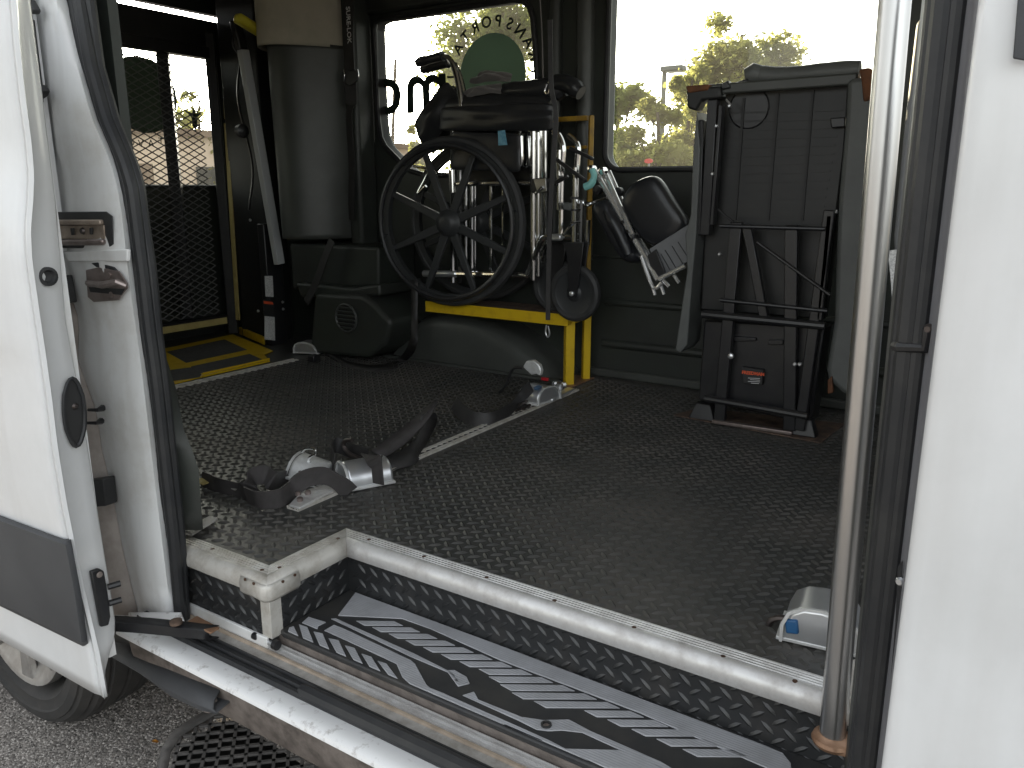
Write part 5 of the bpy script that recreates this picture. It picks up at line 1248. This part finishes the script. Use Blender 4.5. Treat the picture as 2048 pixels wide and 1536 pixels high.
tree('bushy_tree', 'leafy tree hidden mostly by the upright folded seat', gx(1560, 16), 3.1, 1.2, .4, 7600, 0.069, M_leaf1, 18, G, ncl=45)
tree('far_tree', 'pale yellow tree seen through the mesh of the lift', V((PX(405, 375, -22).x, PX(405, 375, -22).y, GZ)), 4.3, 1.1, 1.4, 2470, 0.096, M_leaf2, 19, G, ncl=30)
# lamp post
lp0 = gx(1319, 18); hz = PY(1319, 141, 18).z
lp = empty('lamp_post', lp0, 'grey parking lot lamp post among the trees', 'lamp')
MB().cyl(lp0, V((lp0.x, 18, hz)), .075, 10, .055).build('post', M_pole, lp)
MB().box((lp0.x - .05, 17.85, hz - .05), (lp0.x + .48, 18.15, hz + .07)).build('lamp_head', M_pole, lp, bevel=.03)
MB().box((lp0.x + .08, 17.88, hz - .065), (lp0.x + .44, 18.12, hz - .051)).build('lens', M_label, lp)
MB().box((lp0.x - .2, 17.8, GZ), (lp0.x + .2, 18.2, GZ + .5)).build('concrete_base', M_label, lp, bevel=.03)
# utility pole
up0, up1 = gx(777, 25), PY(791, 118, 25)
ut = empty('utility_pole', up0, 'thin leaning utility pole in the rear side window', 'pole')
MB().cyl(up0, up1, .085, 10, .06).build('shaft', M_wood, ut)
MB().bar(up0.lerp(up1, .3) + V((-.07, -.07, 0)), up0.lerp(up1, .45) + V((-.06, -.06, 0)), .03, .04).build('cable_guard', M_pole, ut)
# small red marker
rp_ = PY(1297, 322, 9); rm = empty('red_marker', V((rp_.x, 9, GZ)), 'small red marker plate low in the centre window', 'marker')
MB().cyl(V((rp_.x, 9.02, GZ)), V((rp_.x, 9.02, rp_.z + .03)), .015, 8).build('post', M_pole, rm)
MB().prism([rp_ + V((math.cos(R(a)) * .055, 0, math.sin(R(a)) * .028)) for a in range(0, 360, 20)], (0, .01, 0)).build('plate', M_carr, rm)
# low beige building behind the rear doors
BX = -21.0
bt = PX(300, 268, BX).z
bd = empty('building', (BX - 3, 9, GZ), 'low beige stucco building beyond the rear door windows', 'building')
MB().box((BX - 6, 4, GZ), (BX, 26, bt)).build('wall', M_bld, bd, smooth=False)
MB().box((BX - 6.3, 3.7, bt), (BX + .3, 26.3, bt + .18)).build('roof', M_broof, bd, smooth=False)
for y_ in (3.2, 5.6, 8.0, 10.4, 15.2, 17.6):
    wv = MB().box((BX, y_, GZ + .9), (BX + .04, y_ + 1.2, GZ + 2.0)).build('window', M_bwin, bd, smooth=False)
    MB().box((BX + .002, y_ - .08, GZ + .82), (BX + .09, y_ + 1.28, GZ + .898)).build('sill', M_label, wv, smooth=False)
MB().box((BX, 12.8, GZ), (BX + .05, 13.8, GZ + 2.05)).build('door', M_broof, bd, smooth=False)
# dry leaf on the asphalt
lq = PZ(311, 1484, GZ + .003)
lf = MB(); lf.add([lq + V((-.014, 0, 0)), lq + V((-.004, -.007, .002)), lq + V((.012, -.002, .004)), lq + V((.006, .006, .001)), lq + V((-.006, .005, .003)), lq + V((0, 0, .0015))], [(0, 1, 5), (1, 2, 5), (2, 3, 5), (3, 4, 5), (4, 0, 5)])
tag(lf.build('fallen_leaf', M_leafo, smooth=False), 'small orange dry leaf on the asphalt beside the running board', 'leaf')
